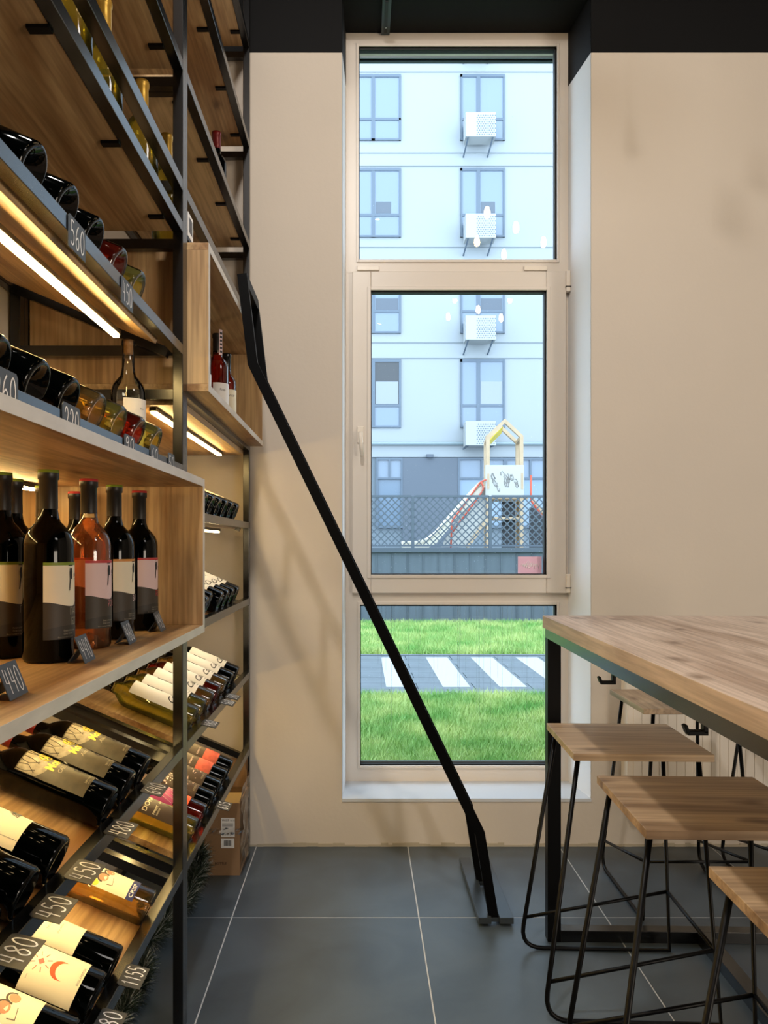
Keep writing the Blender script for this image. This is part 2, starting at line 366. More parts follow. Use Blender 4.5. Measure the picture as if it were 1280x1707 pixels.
# spacer highlight strips
spc = MB(); 
spc.box(WX(600), WYI+.032, WZ(1277), WX(927), WYI+.036, WZ(1271)).box(WX(599), WYI+.032, WZ(89), WX(927), WYI+.036, WZ(86)); spc.build('spacer_bar', mat('aluminium_spacer', srgb(150, 158, 165), .35, .8), win)
for c in ((595, 632), (873, 911)):
    B(WX(c[0]), WYI-.012, WZ(452), WX(c[1]), WYI, WZ(445)).build('drain_cap', PVCS, win, bevel=.002)
for c in ((452, 487), (957, 988)):
    h = B(X(943), WYI-.034, Z(c[1]), X(950), WYI-.01, Z(c[0])).build('hinge', PVCS, win, bevel=.003)
    B(X(942), WYI-.036, Z(c[1])+.02, X(951), WYI-.008, Z(c[1])+.023).build('hinge_gap', RUB, h)
hd = MB(); hx, hz = X(601), Z(725)
hd.box(hx-.014, WYI-.032, hz-.035, hx+.014, WYI-.022, hz+.035); hd.tube([(hx, WYI-.03, hz), (hx, WYI-.058, hz)], .008, 10)
hd.build('handle_base', PVCS, sash, bevel=.003)
MB().tube(fillet([(hx, WYI-.055, hz+.006), (hx, WYI-.06, hz-.01), (hx+.006, WYI-.06, hz-.095)], .012), [.009]*8+[.008], 10).build('handle', PVCS, sash)
# rain droplets on the outside of the panes
random.seed(11); dr = MB()
for i in range(2600):
    pnum = random.choice((0, 1, 1, 2)); a, b, c, d = ((598, 928, 100, 433), (618, 911, 490, 958), (600, 928, 1010, 1270))[pnum]
    x = WX(random.uniform(a+4, b-6)); z = WZ(random.uniform(c+3, d-4)); r = random.uniform(.0006, .0016)
    dr.add([(x+r*math.cos(t), WYI+.0305, z+r*1.2*math.sin(t)) for t in (0, 1.57, 3.14, 4.71)]+[(x, WYI+.0305+r*.6, z)], [(0,1,4),(1,2,4),(2,3,4),(3,0,4)])
for i in range(34):
    x = WX(random.uniform(604, 924)); z = WZ(1010); L = random.uniform(.06, .55); r = .0007
    dr.box(x-r, WYI+.0305, z-L, x+r, WYI+.0312, z)
dm = clearglass('droplet', (.97, .99, 1, 1), .25, 1.33, .22)
dr.build('rain_droplets', dm, win, stuff=True)
# sticker on glass
sx0, sx1, sz1, sz0 = X(867), X(907), Z(928), Z(957)
st = thing('window_sticker', 'small pink square sticker with white scribbled logo in lower right corner of the casement pane', 'sticker', (sx0, WYI+.028, sz0))
B(sx0, WYI+.0275, sz0, sx1, WYI+.0285, sz1).build('backing', mat('pink_vinyl', srgb(240, 196, 222), .4), st)
mb = MB(); fn = lambda u, v: (sx0+u, WYI+.0270, sz0+v)
W_ = sx1-sx0
for i in range(9):
    a = .012+i*.0095; pts = [fn(a, .028), fn(a+.006, .048), fn(a+.012, .030)]
    mb.tube([Vector(pts[0])-Vector((0,0,random.uniform(-.006,.01))), pts[1], pts[2]], .0011, 4)
mb.tube([fn(.034, .036), fn(.044, .056), fn(.054, .04), fn(.062, .052), fn(.05, .026), fn(.038, .03)], .0013, 4)
put_text(mb, 'winery', .024, fn, .018, .030, wscale=1.0)
mb.build('logo', mat('white_print', srgb(245, 240, 242), .5), st)

# ================================================================== WINE RACK
XF, XI, XBK = -0.437, -0.462, -0.862            # outer face, inner face of the front tubes, back
Y0, Y1, Y2, Y3 = 0.73, 1.988, 1.988, 3.160     # two modules
tw = .025
rack_n = thing('wine_rack', 'tall black steel wine rack module nearest the viewer, left of the picture', 'rack', (-.65, 1.4, 0))
rack_f = thing('wine_rack', 'tall black steel wine rack module between the middle post and the window wall', 'rack', (-.65, 2.57, 0))
ZT = 3.55
for rk, ya, yb in ((rack_n, Y0, Y1), (rack_f, Y2, Y3)):
    for y in (ya+.0004, yb-tw-.0004):
        for x in (XI, XBK): B(x, y, 0, x+tw, y+tw, ZT).build('post', BLACK, rk, bevel=.0015)
def side_bars(rk, ya, yb, z0, z1):      # bars along x at both ends
    for y in (ya, yb-tw): B(XBK+tw, y+.001, z0, XI, y+tw-.001, z1).build('side_bar', BLACK, rk)
def rail(rk, ya, yb, z0, z1, name='front_rail', x0=XI, x1=XF):
    return B(x0+.0002, ya+tw, z0, x1-.0002, yb-tw, z1).build(name, BLACK, rk, bevel=.0012)
TABM = BLACKM
def flat_shelf(rk, ya, yb, zr):
    rail(rk, ya, yb, zr, zr+.026); rail(rk, ya, yb, zr-.015, zr+.01, 'back_rail', XBK, XBK+tw)
    side_bars(rk, ya, yb, zr-.040, zr-.016)
    b = B(XBK+tw+.002, ya+.004, zr-.0145, XI-.001, yb-.004, zr+.0045)
    o = B(XBK+tw+.002, ya+tw+.003, zr+.0015, XI-.001, yb-tw-.003, zr+.0195).build('shelf_board', OY, rk)
    L = yb-ya
    for i in range(4):
        y = ya+.12+i*(L-.24)/3
        B(XI-.034, y-.008, zr-.0045, XI+.001, y+.008, zr+.0012).build('bracket', TABM, rk)
for z in (1.972, 2.371, 2.767, 3.16): flat_shelf(rack_n, Y0, Y1, z)
for z in (2.371, 2.767, 3.16): flat_shelf(rack_f, Y2, Y3, z)
rail(rack_n, Y0, Y1, 2.074, 2.103, 'guard_rail'); rail(rack_f, Y2, Y3, 2.074, 2.103, 'guard_rail')
side_bars(rack_n, Y0, Y1, 2.076, 2.1)
# shelf under the far box, hanging below its rail
rail(rack_f, Y2, Y3, 1.575, 1.590); rail(rack_f, Y2, Y3, 1.57, 1.590, 'back_rail', XBK, XBK+tw); side_bars(rack_f, Y2, Y3, 1.566, 1.590)
B(XBK+tw+.002, Y2+tw+.003, 1.556, XI+.001, Y3-tw-.003, 1.5745).build('shelf_board', OY, rack_f)
TH = R(23); cT, sT = math.cos(TH), math.sin(TH)
def slant_shelf(rk, ya, yb, zr, by0, by1, depth=.37, side=True):
    rail(rk, ya, yb, zr, zr+.025)
    P = Vector((XI-.0035, 0, zr+.011)); s = Vector((-cT, 0, sT)); n = Vector((sT, 0, cT))
    # board under the bottles
    c = P+s*depth/2-n*.009+Vector((0, (by0+by1)/2, 0))
    MB().obox(c, s*depth/2, (0, (by1-by0)/2, 0), n*.0085).build('shelf_board', OY, rk, bevel=.001)
    for y in (ya+tw/2, yb-tw/2):
        y = y+(.0 if y < (ya+yb)/2 else 0)
        c = P+s*(.41/2)+n*(-.012)+Vector((0, y+(tw if y < (ya+yb)/2 else -tw), 0))
        MB().obox(c, s*.205, (0, .0115, 0), n*.0115).build('side_bar', BLACK, rk)
    zb = zr+.011+.375*sT/cT
    rail(rk, ya, yb, zb-.02, zb+.005, 'back_rail', XBK, XBK+tw)
slants_n = [(1.671, .885, 1.84), (1.375, .885, 1.845), (.680, .885, 1.77), (.379, .885, 1.79)]
slants_f = [(1.267, 2.075, 3.0), (.970, 2.075, 3.0), (.680, 2.085, 3.0), (.379, 2.085, 2.86)]
for a in slants_n: slant_shelf(rack_n, Y0, Y1, *a)
for a in slants_f: slant_shelf(rack_f, Y2, Y3, *a)
for rk, ya, yb in ((rack_n, Y0, Y1), (rack_f, Y2, Y3)): rail(rk, ya, yb, .03, .055, 'bottom_rail', XBK, XBK+tw)
side_bars(rack_n, Y0, Y1, 1.668, 1.693)

LEDM = emis('warm_led', (1.0, .70, .27, 1), 58)
PROF = mat('aluminium_profile', srgb(60, 58, 54), .4, .6)
LEDD = emis('dimmed_warm_led', (1.0, .78, .42, 1), 26)
def led(x, ya, yb, z, label, m=LEDM):
    t = thing('led_strip', label, 'light', (x, (ya+yb)/2, z))
    B(x-.009, ya-.004, z, x+.009, yb+.004, z+.009).build('profile', PROF, t)
    B(x-.006, ya, z-.006, x+.006, yb, z).build('diffuser', m, t)
led(-.533, 2.05, 3.02, 1.546, 'glowing led strip under the shelf of the far rack below the wooden display box')
led(-.533, .93, 1.742, 1.661, 'long glowing led strip under the slanted shelf with the 560 tag')
led(-.76, .90, 1.858, 1.334, 'short visible led strip inside the lower wooden display box behind the standing bottles')
led(-.533, .93, 1.86, .976, 'led strip hidden under the bottom of the lower wooden display box')
led(-.533, .93, 1.86, .655, 'led strip under the slanted shelf of the gold labelled bottles')
led(-.533, 2.08, 2.98, 1.255, 'led strip under the topmost slanted shelf of the far rack', LEDD)
led(-.533, 2.08, 2.98, .955, 'led strip under the second slanted shelf of the far rack', LEDD)
led(-.533, 2.08, 2.98, .655, 'led strip under the third slanted shelf of the far rack')

# wooden display boxes
def display_box(name, label, ya, yb, z0, z1, lip=.0185):
    t = thing(name, label, 'display box', (-.62, (ya+yb)/2, z0)); xb, xf = -.835, -.384
    B(xb, ya, z1-lip, xf, yb, z1).build('top_panel', OY, t, bevel=.0008)
    B(xb, ya, z0, xf, yb, z0+lip).build('bottom_panel', OY, t, bevel=.0008)
    B(xb, ya, z0+lip, xf, ya+lip, z1-lip).build('side_panel', OZ, t, bevel=.0008)
    B(xb, yb-lip, z0+lip, xf, yb, z1-lip).build('side_panel', OZ, t, bevel=.0008)
    EDG = bpy.data.materials.get('grey_beige_daylit_edging') or mat('grey_beige_daylit_edging', srgb(206, 198, 186), .38, var=.08, vscale=40, stretch=(1, .3, 1))  # edging toned paler, the daylight on the box fronts put into its colour
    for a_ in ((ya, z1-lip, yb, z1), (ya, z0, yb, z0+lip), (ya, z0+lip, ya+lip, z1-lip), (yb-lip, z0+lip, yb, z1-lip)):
        B(xf, a_[0], a_[1], xf+.0008, a_[2], a_[3]).build('daylit_edging', EDG, t)
    B(xb-.0, ya+lip, z0+lip, xb+.012, yb-lip, z1-lip).build('back_panel', OY, t)
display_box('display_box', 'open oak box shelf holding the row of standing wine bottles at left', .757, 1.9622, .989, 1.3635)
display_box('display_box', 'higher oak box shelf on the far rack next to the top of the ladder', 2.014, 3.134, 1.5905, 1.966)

# ------------------------------------------------------------------ bottles
DG = mat('dark_green_bottle_glass', srgb(1, 2, 2), .05, spec=.22)
CLG = clearglass('clear_bottle_glass', (.93, .95, .92, 1), .02, 1.5, .02)
CAPD = mat('dark_foil', srgb(34, 30, 27), .42, .1)
CAPR = mat('dark_red_foil', srgb(110, 14, 18), .35, .2)
CAPBK = mat('gloss_black_foil', srgb(14, 14, 16), .22)
LW = liquid('white_wine', (.93, .86, .38, 1)); LR = liquid('rose_wine', (.93, .55, .32, 1)); LD = liquid('pale_red_wine', (.72, .16, .10, 1)); LA = liquid('amber_wine', (.90, .68, .34, 1))
PAPER = mat('cream_label_paper', srgb(236, 226, 200), .6); PW = mat('white_label_paper', srgb(240, 238, 236), .55); PPK = mat('pale_pink_paper', srgb(228, 200, 200), .55)
INK = mat('black_ink', srgb(30, 30, 32), .6); INKG = mat('grey_ink', srgb(130, 128, 124), .6)
GOLDP = mat('dark_olive_label', srgb(62, 56, 44), .4, var=.3, vscale=60); YEL = mat('yellow_foil_print', srgb(240, 214, 40), .35); SILV = mat('pale_grey_print', srgb(150, 142, 122), .5, var=.35, vscale=90)
HILL1 = mat('warm_grey_print', srgb(128, 120, 110), .55); HILL2 = mat('dark_brown_print', srgb(62, 54, 44), .55); HILL3 = mat('darker_brown_print', srgb(46, 40, 32), .55)
GREENP = mat('olive_green_print', srgb(120, 140, 40), .5); REDP = mat('red_print', srgb(190, 60, 60), .5); ORP = mat('orange_print', srgb(206, 140, 60), .5)
BURG = mat('burgundy_print', srgb(60, 18, 20), .5); ORANGE = mat('bright_orange_red_print', srgb(226, 84, 40), .5); NAVY = mat('navy_print', srgb(40, 50, 110), .5); PURP = mat('purple_print', srgb(170, 60, 120), .5); CHOC = mat('chocolate_print', srgb(52, 34, 26), .5); SKIN = mat('skin_tone_print', srgb(190, 130, 100), .5)
GRNTXT = mat('green_print', srgb(70, 120, 60), .5)

def profile(r, h, kind):
    if kind == 'burg':
        return [(0,.02),(r*.5,.012),(r-.008,.0005),(r-.003,.001),(r,.006),(r,h*.40),(r*.985,h*.46),(r*.9,h*.54),(r*.72,h*.63),(r*.5,h*.71),(.0165,h*.79),(.0148,h*.86),(.0145,h*.955),(.0162,h*.958),(.0162,h*.985),(.015,h),(0,h)]
    return [(0,.025),(r*.45,.018),(r-.008,.0005),(r-.003,.001),(r,.006),(r,h*.605),(r*.975,h*.635),(r*.88,h*.67),(r*.68,h*.705),(r*.47,h*.735),(.0165,h*.765),(.0148,h*.80),(.0142,h*.955),(.0162,h*.958),(.0162,h*.985),(.015,h),(0,h)]
def patch(r, a0, a1, zl, zh, n=14):
    mb = MB(); fl_ = (lambda t: zl) if not callable(zl) else zl; fh = (lambda t: zh) if not callable(zh) else zh
    vs = []
    for i in range(n+1):
        t = i/n; a = a0+(a1-a0)*t
        vs += [(r*math.cos(a), r*math.sin(a), fl_(t)), (r*math.cos(a), r*math.sin(a), fh(t))]
    mb.add(vs, [(2*i, 2*i+2, 2*i+3, 2*i+1) for i in range(n)], True); return mb
def cyl(r, a=0.0): return lambda u, v: (r*math.cos(a+u/r), r*math.sin(a+u/r), v)
def poly(mb, fn, pts): 
    mb.add([fn(*p) for p in pts], [tuple(range(len(pts)))])

def make_bottle(name, r, h, glass, wine=None, cap=CAPD, captop=None, kind='bord', label=None, knurl=True, lvl=.78):
    root = bpy.data.objects.new(name, None); COL.objects.link(root); root['_w'] = (0,0,0); root.empty_display_size = .03
    b = MB().lathe(profile(r, h, kind), 28)
    if knurl:
        for k in range(30):
            a = 2*math.pi*k/30; c = Vector(((r-.0032)*math.cos(a), (r-.0032)*math.sin(a), .0018)); q = .0011
            b.add([c+Vector(d)*q for d in ((1,0,0),(-1,0,0),(0,1,0),(0,-1,0),(0,0,1),(0,0,-1))], [(0,2,4),(2,1,4),(1,3,4),(3,0,4),(2,0,5),(1,2,5),(3,1,5),(0,3,5)])
    b.build('bottle_glass', glass, root)
    if wine:
        pr = [(max(q-.0022, 0), z+.003) for q, z in profile(r, h, kind) if z < h*lvl]; pr.append((0, pr[-1][1]))
        MB().lathe(pr, 28).build('wine', wine, root)
    if cap:
        z0 = h*.80
        c = MB().lathe([(.0152, z0), (.0154, z0+.001), (.0150, h*.953), (.0170, h*.957), (.0170, h*.992), (.0160, h+.0012), (0, h+.0012)], 20).build('capsule', cap, root)
        if captop: MB().lathe([(.0173, h*.99), (.0166, h+.0020), (0, h+.0020)], 20).build('capsule_top', captop, c)
    if label: label(root, r)
    return root
def lab_hills(paper, line, txtmat, word, word2=''):
    def f(root, r):
        z0, z1 = .0385, .165; A = R(80)
        L = patch(r+.0004, -A, A, z0, z1, 24).build('label', paper, root)
        patch(r+.0007, -A, A, z1-.005, z1, 24).build('print_stripe', line, L)
        w = lambda t: .094+.022*math.sin(t*3.0+4.6)*.9+.006*t
        patch(r+.0007, -A, A, z0, w, 24).build('print_hill', HILL1, L)
        patch(r+.0010, -A, A, z0, lambda t: .096+.004*math.cos(t*7), 24).build('print_hill', HILL2, L)
        patch(r+.0013, -A, A, z0, lambda t: .055+.006*math.sin(t*4), 24).build('print_hill', HILL3, L)
        f1 = cyl(r+.0012); k = MB()
        poly(k, f1, [(-.012,.137),(-.006,.137),(-.005,.150),(-.007,.156),(-.011,.156),(-.013,.148)])
        poly(k, f1, [(-.012,.137),(-.009,.137),(-.012,.118),(-.014,.118)]); poly(k, f1, [(-.015,.159),(-.004,.159),(-.004,.1605),(-.015,.1605)])
        put_text(k, 'ВИНОТЕКА', .0075, f1, 0, .141, wscale=.8); put_text(k, 'wine house', .004, f1, 0, .136)
        k.build('print_logo', INK, L)
        k = MB(); f2 = cyl(r+.0016); put_text(k, word, .017, f2, -.012, .078, wscale=.55)
        if word2: put_text(k, word2, .017, f2, -.008, .061, wscale=.55)
        k.build('print_name', txtmat, L)
        k = MB(); put_text(k, 'Вино столове', .0042, f2, -.026, .051); put_text(k, 'біле сухе', .0042, f2, -.026, .046); k.box(0,0,0,0,0,0)
        put_text(k, 'Виготовлено в Україні', .0030, f2, -.036, .041); k.build('print_text', SILV, L)
    return f
def lab_gold(sub):
    def f(root, r):
        z0, z1 = .045, .175; A = R(58)
        L = patch(r+.0004, -A, A, z0, z1, 16).build('label', GOLDP, root)
        patch(r+.0007, -A*.97, A*.97, lambda t: .138-.014*math.sin(t*6), z1-.002, 16).build('print_vines', SILV, L)
        f1 = cyl(r+.001); k = MB()
        for q in range(9):
            a = -.036+q*.009; k.tube([f1(a, .174), f1(a+.004*math.sin(q*2), .158), f1(a+.007*math.cos(q*3), .142)], .0006, 4)
        k.build('print_branches', HILL3, L)
        k = MB(); put_text(k, '94', .022, f1, .000, .134, wscale=1.0, bold=.02)
        k.tube([f1(.011+.014*math.cos(t*.449), .142+.011*math.sin(t*.449)) for t in range(15)], .0008, 4)
        put_text(k, 'MosOrt', .023, f1, -.018, .114, wscale=.78, bold=.035)
        k.build('print_name', YEL, L)
        k = MB(); put_text(k, sub, .011, f1, -.016, .100, shear=.2); put_text(k, 'DRY WINE', .005, f1, -.014, .052, bold=.02); put_text(k, 'semi dry', .0035, f1, -.014, .048); k.box(0,0,0,0,0,0)
        k.build('print_text', SILV, L)
        k = MB(); poly(k, f1, [(.004,.084),(.012,.088),(.018,.084),(.026,.087),(.031,.083),(.026,.080),(.028,.062),(.025,.062),(.022,.078),(.014,.078),(.010,.074),(.004,.080)])
        poly(k, f1, [(.016,.084),(.020,.084),(.020,.094),(.016,.094)]); poly(k, f1, [(.012,.078),(.014,.078),(.013,.062),(.011,.062)])
        k.build('print_rider', INK, L)
    return f
def lab_plain(paper, ink, words, z0=.05, z1=.16, ang=62, size=.010, u0=-.018, vstep=.02, extra=None):
    def f(root, r):
        A = R(ang); L = patch(r+.0004, -A, A, z0, z1, 14).build('label', paper, root); f1 = cyl(r+.0009)
        k = MB(); v = z1-.025
        for wd_ in words: put_text(k, wd_, size, f1, u0, v, shear=.3 if wd_[:1].islower() else 0); v -= vstep
        if words: k.build('print', ink, L)
        if extra: extra(L, f1)
    return f
def ex_sketch(L, f1):     # pale landscape sketch and frame lines
    k = MB()
    for i in range(5): k.tube([f1(.006+i*.004, .080), f1(.010+i*.005, .092+.004*(i % 2)), f1(.016+i*.004, .088)], .0007, 4)
    k.tube([f1(-.03, .150), f1(-.03, .062), f1(.03, .062), f1(.03, .150)], .0004, 4)
    k.build('print_sketch', INKG, L)
def ex_cello(L, f1):
    k = MB()
    k.tube([f1(.012, .146), f1(.012, .110)], .0009, 4)
    k.tube([f1(.012+.0045*math.cos(t), .148+.006*math.sin(t)) for t in [q*.5 for q in range(13)]], .0008, 4)
    put_text(k, 'Calla', .030, f1, -.024, .064, shear=.5, bold=.012, wscale=.8); put_text(k, 'rosso', .008, f1, -.006, .054)
    k.build('print', INK, L)
def ex_crescent(L, f1):
    k = MB(); pts = []
    for i in range(13):
        a = R(200-i*200/12+(-10)); pts.append((.016*math.cos(a)-.002, .092+.018*math.sin(a)))
    for i in range(13):
        a = R(i*200/12-10); pts.append((.015*math.cos(a)-.002, .085+.015*math.sin(a)))
    q = [f1(*p) for p in pts]; k.add(q, [(i, i+1, 24-i, 25-i) for i in range(12)])
    k.build('print_crescent', ORANGE, L)
    k = MB(); poly(k, f1, [(-.006,.128),(0,.122),(.006,.128),(0,.134)])
    for i in range(8):
        a = i*math.pi/4+.4; k.tube([f1(.010*math.cos(a), .128+.010*math.sin(a)), f1(.018*math.cos(a), .128+.018*math.sin(a))], .0006, 4)
    k.build('print_sun', mat('faded_red_print', srgb(214, 110, 96), .6), L)
    k = MB(); put_text(k, 'BIOLOGISCH', .0055, f1, -.014, .055, bold=.01); put_text(k, 'wine', .004, f1, -.032, .138)
    k.build('print', INKG, L)
def ex_faces(L, f1):
    k = MB()
    for cx, cz, rr in ((-.010, .112, .009), (.009, .104, .008)): poly(k, f1, [(cx+rr*math.cos(t*.524), cz+rr*1.15*math.sin(t*.524)) for t in range(12)])
    k.build('print_faces', SKIN, L)
    k = MB(); f2 = lambda u, v: Vector(f1(u, v))*1.0
    for cx, cz, rr in ((-.010, .112, .0105), (.009, .104, .0105)):
        k.add([f1(cx+q*math.cos(t*.32), cz+q*1.2*math.sin(t*.32)) for t in range(11) for q in (rr*.85, rr*1.15)], [(2*i, 2*i+1, 2*i+3, 2*i+2) for i in range(10)])
    k.tube([f1(-.022, .10), f1(-.02, .088), f1(-.004, .092)], .0007, 4); put_text(k, 'BIO', .008, f1, -.010, .134, bold=.02)
    k.build('print_hair', CHOC, L)
    k = MB(); poly(k, f1, [(-.026+.007*math.cos(t*.524), .126+.010*math.sin(t*.524)) for t in range(12)]); k.build('print_balloon', YEL, L)
def lab_crisp(root, r):
    A = R(50); L = patch(r+.0004, -A, A, .052, .150, 14).build('label', PAPER, root); f1 = cyl(r+.0009); ex_faces(L, f1)
    k = MB(); put_text(k, 'BIOLO', .010, f1, -.028, .140, bold=.01); k.build('print_green', GRNTXT, L)
    N = patch(r+.0011, -R(50), R(40), .036, .052, 14).build('lower_label', NAVY, root)
    k = MB(); put_text(k, 'CRISP', .012, cyl(r+.0016), -.028, .040, bold=.01, wscale=1.1); k.build('print', PW, N)
def lab_dorai(root, r):
    A = R(65); L = patch(r+.0004, -A, A, .045, .160, 14).build('label', CHOC, root); f1 = cyl(r+.0009)
    k = MB(); put_text(k, 'DORAI', .019, f1, -.036, .136, bold=.01); put_text(k, 'PINOT', .009, f1, -.036, .112, bold=.01); put_text(k, 'GRIGIO', .006, f1, -.036, .104); put_text(k, '2020', .008, f1, 0, .112); k.build('print', PAPER, L)
    k = MB()
    for i in range(7): k.tube([f1(.004+i*.005, .052), f1(.006+i*.004, .075), f1(.012+.004*math.sin(i*2), .094)], .001, 4)
    k.build('print_vine', SILV, L)
def lab_swirl(root, r):
    A = R(65); L = patch(r+.0004, -A, A, .090, .165, 14).build('label', PURP, root); f1 = cyl(r+.0009); k = MB()
    for i in range(6): k.tube([f1(-.034+.010*i, .162), f1(-.026+.010*i, .130), f1(-.036+.011*i, .094)], .0007, 4)
    k.build('print', PPK, L)
    patch(r+.0005, -A, A, .05, .088, 14).build('lower_label', ORANGE, root)
def lab_meat(root, r):
    A = R(65); L = patch(r+.0004, -A, A, .050, .175, 14).build('label', CHOC, root)
    M_ = patch(r+.0008, -A, A*.9, .052, .102, 14).build('print_red_block', mat('mottled_red_print', srgb(190, 80, 66), .5, var=.6, vscale=25), L)
    k = MB(); put_text(k, 'RISERVA', .008, cyl(r+.0012), -.03, .120); k.build('print', PPK, L)
def lab_dots(root, r):
    A = R(65); L = patch(r+.0004, -A, A, .050, .175, 14).build('label', CHOC, root); f1 = cyl(r+.0009); random.seed(5); k = MB()
    for i in range(70):
        u, v, q = random.uniform(-.04, .04), random.uniform(.07, .165), random.uniform(.0012, .003); poly(k, f1, [(u+q*math.cos(t), v+q*math.sin(t)) for t in (0, 1.2, 2.6, 4, 5.2)])
    k.build('print_fragments', PPK, L)
    k = MB(); put_text(k, 'ROSSO', .008, f1, -.02, .057); k.build('print', SILV, L)
def lab_strip(paper):
    def f(root, r):
        h = .30
        patch(.0176, -R(22), R(22), .215, .298, 4).build('tax_strip', paper, root)
        k = MB()
        for i in range(6): k.box(.0179, -.004, .222+i*.012, .0182, .004, .229+i*.012)
        k.build('strip_print', INK, root)
        lab_plain(PW, INK, ['Rioja'], .05, .12)(root, r)
    return f
ORD = ['first', 'second', 'third', 'fourth', 'fifth', 'sixth', 'seventh', 'eighth', 'ninth']
def stand(proto, x, y, z, label, group=None, first=[], rz=0, name=None):
    o = proto if proto.get('used') is None else copy_tree(proto)
    proto['used'] = 1
    o.location = (x, y, z); o.rotation_euler = (0, 0, rz); o['label'] = label; o['category'] = 'bottle'
    if group: o['group'] = group
    return o
def lie(proto, y, zr, r, label, group=None, roll=0, push=0):
    o = proto if proto.get('used') is None else copy_tree(proto)
    proto['used'] = 1
    P = Vector((XI-.0035, y, zr+.0115)); s = Vector((-cT, 0, sT)); n = Vector((sT, 0, cT))
    loc = P+n*(r+.0016)+s*(.001+push)
    Mx = Matrix(((n.x, 0, s.x, loc.x), (0, 1, 0, loc.y), (n.z, 0, s.z, loc.z), (0, 0, 0, 1))) @ Matrix.Rotation(roll, 4, 'Z')
    o.matrix_world = Mx; o['label'] = label; o['category'] = 'bottle'
    if group: o['group'] = group
    return o
# standing bottles in the lower display box
GB = 'wine bottles standing in the lower oak box'
bs_green = make_bottle('wine_bottle', .041, .317, DG, None, CAPD, GREENP, label=lab_hills(PAPER, GREENP, SILV, 'ПАЛ', 'БІЛ'))
bs_orange = make_bottle('wine_bottle', .041, .317, DG, None, CAPD, GREENP, label=lab_hills(PAPER, ORP, PPK, 'ВАЛЕНСІЯ'))
bs_red = make_bottle('wine_bottle', .041, .317, DG, None, CAPD, REDP, label=lab_hills(PPK, REDP, REDP, 'РЕД'))
bs_rose = make_bottle('rose_wine_bottle', .041, .317, CLG, LR, CAPD, REDP, label=lab_hills(PPK, REDP, mat('rose_text', srgb(190, 110, 110), .5), 'РОЖЕ'))
ZB = 1.0080
stand(bs_green, -.622, 1.385, ZB, 'dark wine bottle with hill label cut off by the left edge of the picture', GB, rz=R(-8))
stand(bs_green, -.523, 1.337, ZB, 'largest dark wine bottle with green striped hill label and dark capsule, behind the 440 tags', GB)
stand(bs_rose, -.516, 1.515, ZB, 'rose wine bottle with see-through orange body and pink hill label', GB)
stand(bs_orange, -.514, 1.665, ZB, 'dark wine bottle with orange striped hill label behind the 460 tag', GB, rz=R(4))
stand(bs_red, -.510, 1.840, ZB, 'dark wine bottle with pink label and red capsule top, rightmost in the lower oak box', GB)
stand(bs_red, -.668, 1.870, ZB, 'dark wine bottle with red capsule top half hidden behind the rose bottle', GB)
stand(bs_green, -.672, 1.690, ZB, 'dark wine bottle in the back row of the oak box, neck beside the largest bottle', GB)
stand(bs_green, -.66, 1.52, ZB, 'dark wine bottle in the back row of the oak box, hidden behind the foremost bottles', GB)
# slanted shelf 1.671
plain_dark = make_bottle('wine_bottle', .038, .30, DG, None, CAPR, label=lab_plain(PAPER, INK, ['Saperavi'], z0=.06, z1=.15))
plain_red = make_bottle('wine_bottle', .038, .30, CLG, LD, CAPBK, label=lab_plain(PAPER, INK, ['Rose'], z0=.06, z1=.15))
plain_white = make_bottle('wine_bottle', .038, .30, CLG, LW, CAPBK, label=lab_plain(PAPER, INK, ['Blanc'], z0=.06, z1=.15))
plain_amber = make_bottle('wine_bottle', .038, .30, CLG, LA, CAPBK, label=lab_plain(PAPER, INK, ['Amber'], z0=.06, z1=.15))
G1 = 'bottles lying on the slanted shelf with the 560 tag'
for i, (y, p, d) in enumerate(zip((1.103, 1.229, 1.353, 1.49, 1.617), (plain_dark, plain_dark, plain_dark, plain_red, plain_white),
        ('dark bottle lying base outward on the shelf with the 560 tag, nearest the left edge', 'dark bottle lying base outward just left of the 560 tag', 'dark bottle lying base outward just right of the 560 tag', 'red tinted bottle lying base outward above the upper 450 tag', 'pale yellow bottle lying base outward at the far end of the 560 tag shelf'))):
    lie(p, y, 1.671, .038, d, G1)
G2 = 'bottles lying on top of the lower oak box'
for y, p, d in zip((.987, 1.115, 1.235, 1.364, 1.487, 1.617, 1.754), (plain_dark, plain_dark, plain_dark, plain_amber, plain_white, plain_red, plain_white),
        ('dark bottle lying above the oak box, cut by the left edge of the picture', 'dark bottle lying above the oak box just right of the 960 tag', 'dark bottle lying above the oak box behind the 220 tag', 'amber tinted clear bottle lying above the oak box, first after the dark ones', 'pale yellow bottle lying between the amber and the red one above the oak box', 'red wine tinted bottle lying above the oak box between two yellow ones', 'pale yellow bottle lying last in the row above the oak box by the middle post')):
    lie(p, y, 1.375, .038, d, G2)
tall = make_bottle('wine_bottle', .040, .322, CLG, LW, None, lvl=.60, label=lab_plain(PW, INKG, ['Blanc'], z0=.055, z1=.180, ang=52, size=.006, u0=.004))
MB().lathe([(0, .29), (.0112, .29), (.0112, .3235), (0, .3235)], 14).build('cork', mat('cork', srgb(176, 130, 84), .8, var=.2, vscale=80), tall)
stand(tall, -.551, 1.893, 1.3650, 'uncapped clear white wine bottle with blank white label standing above the oak box', rz=R(-38))
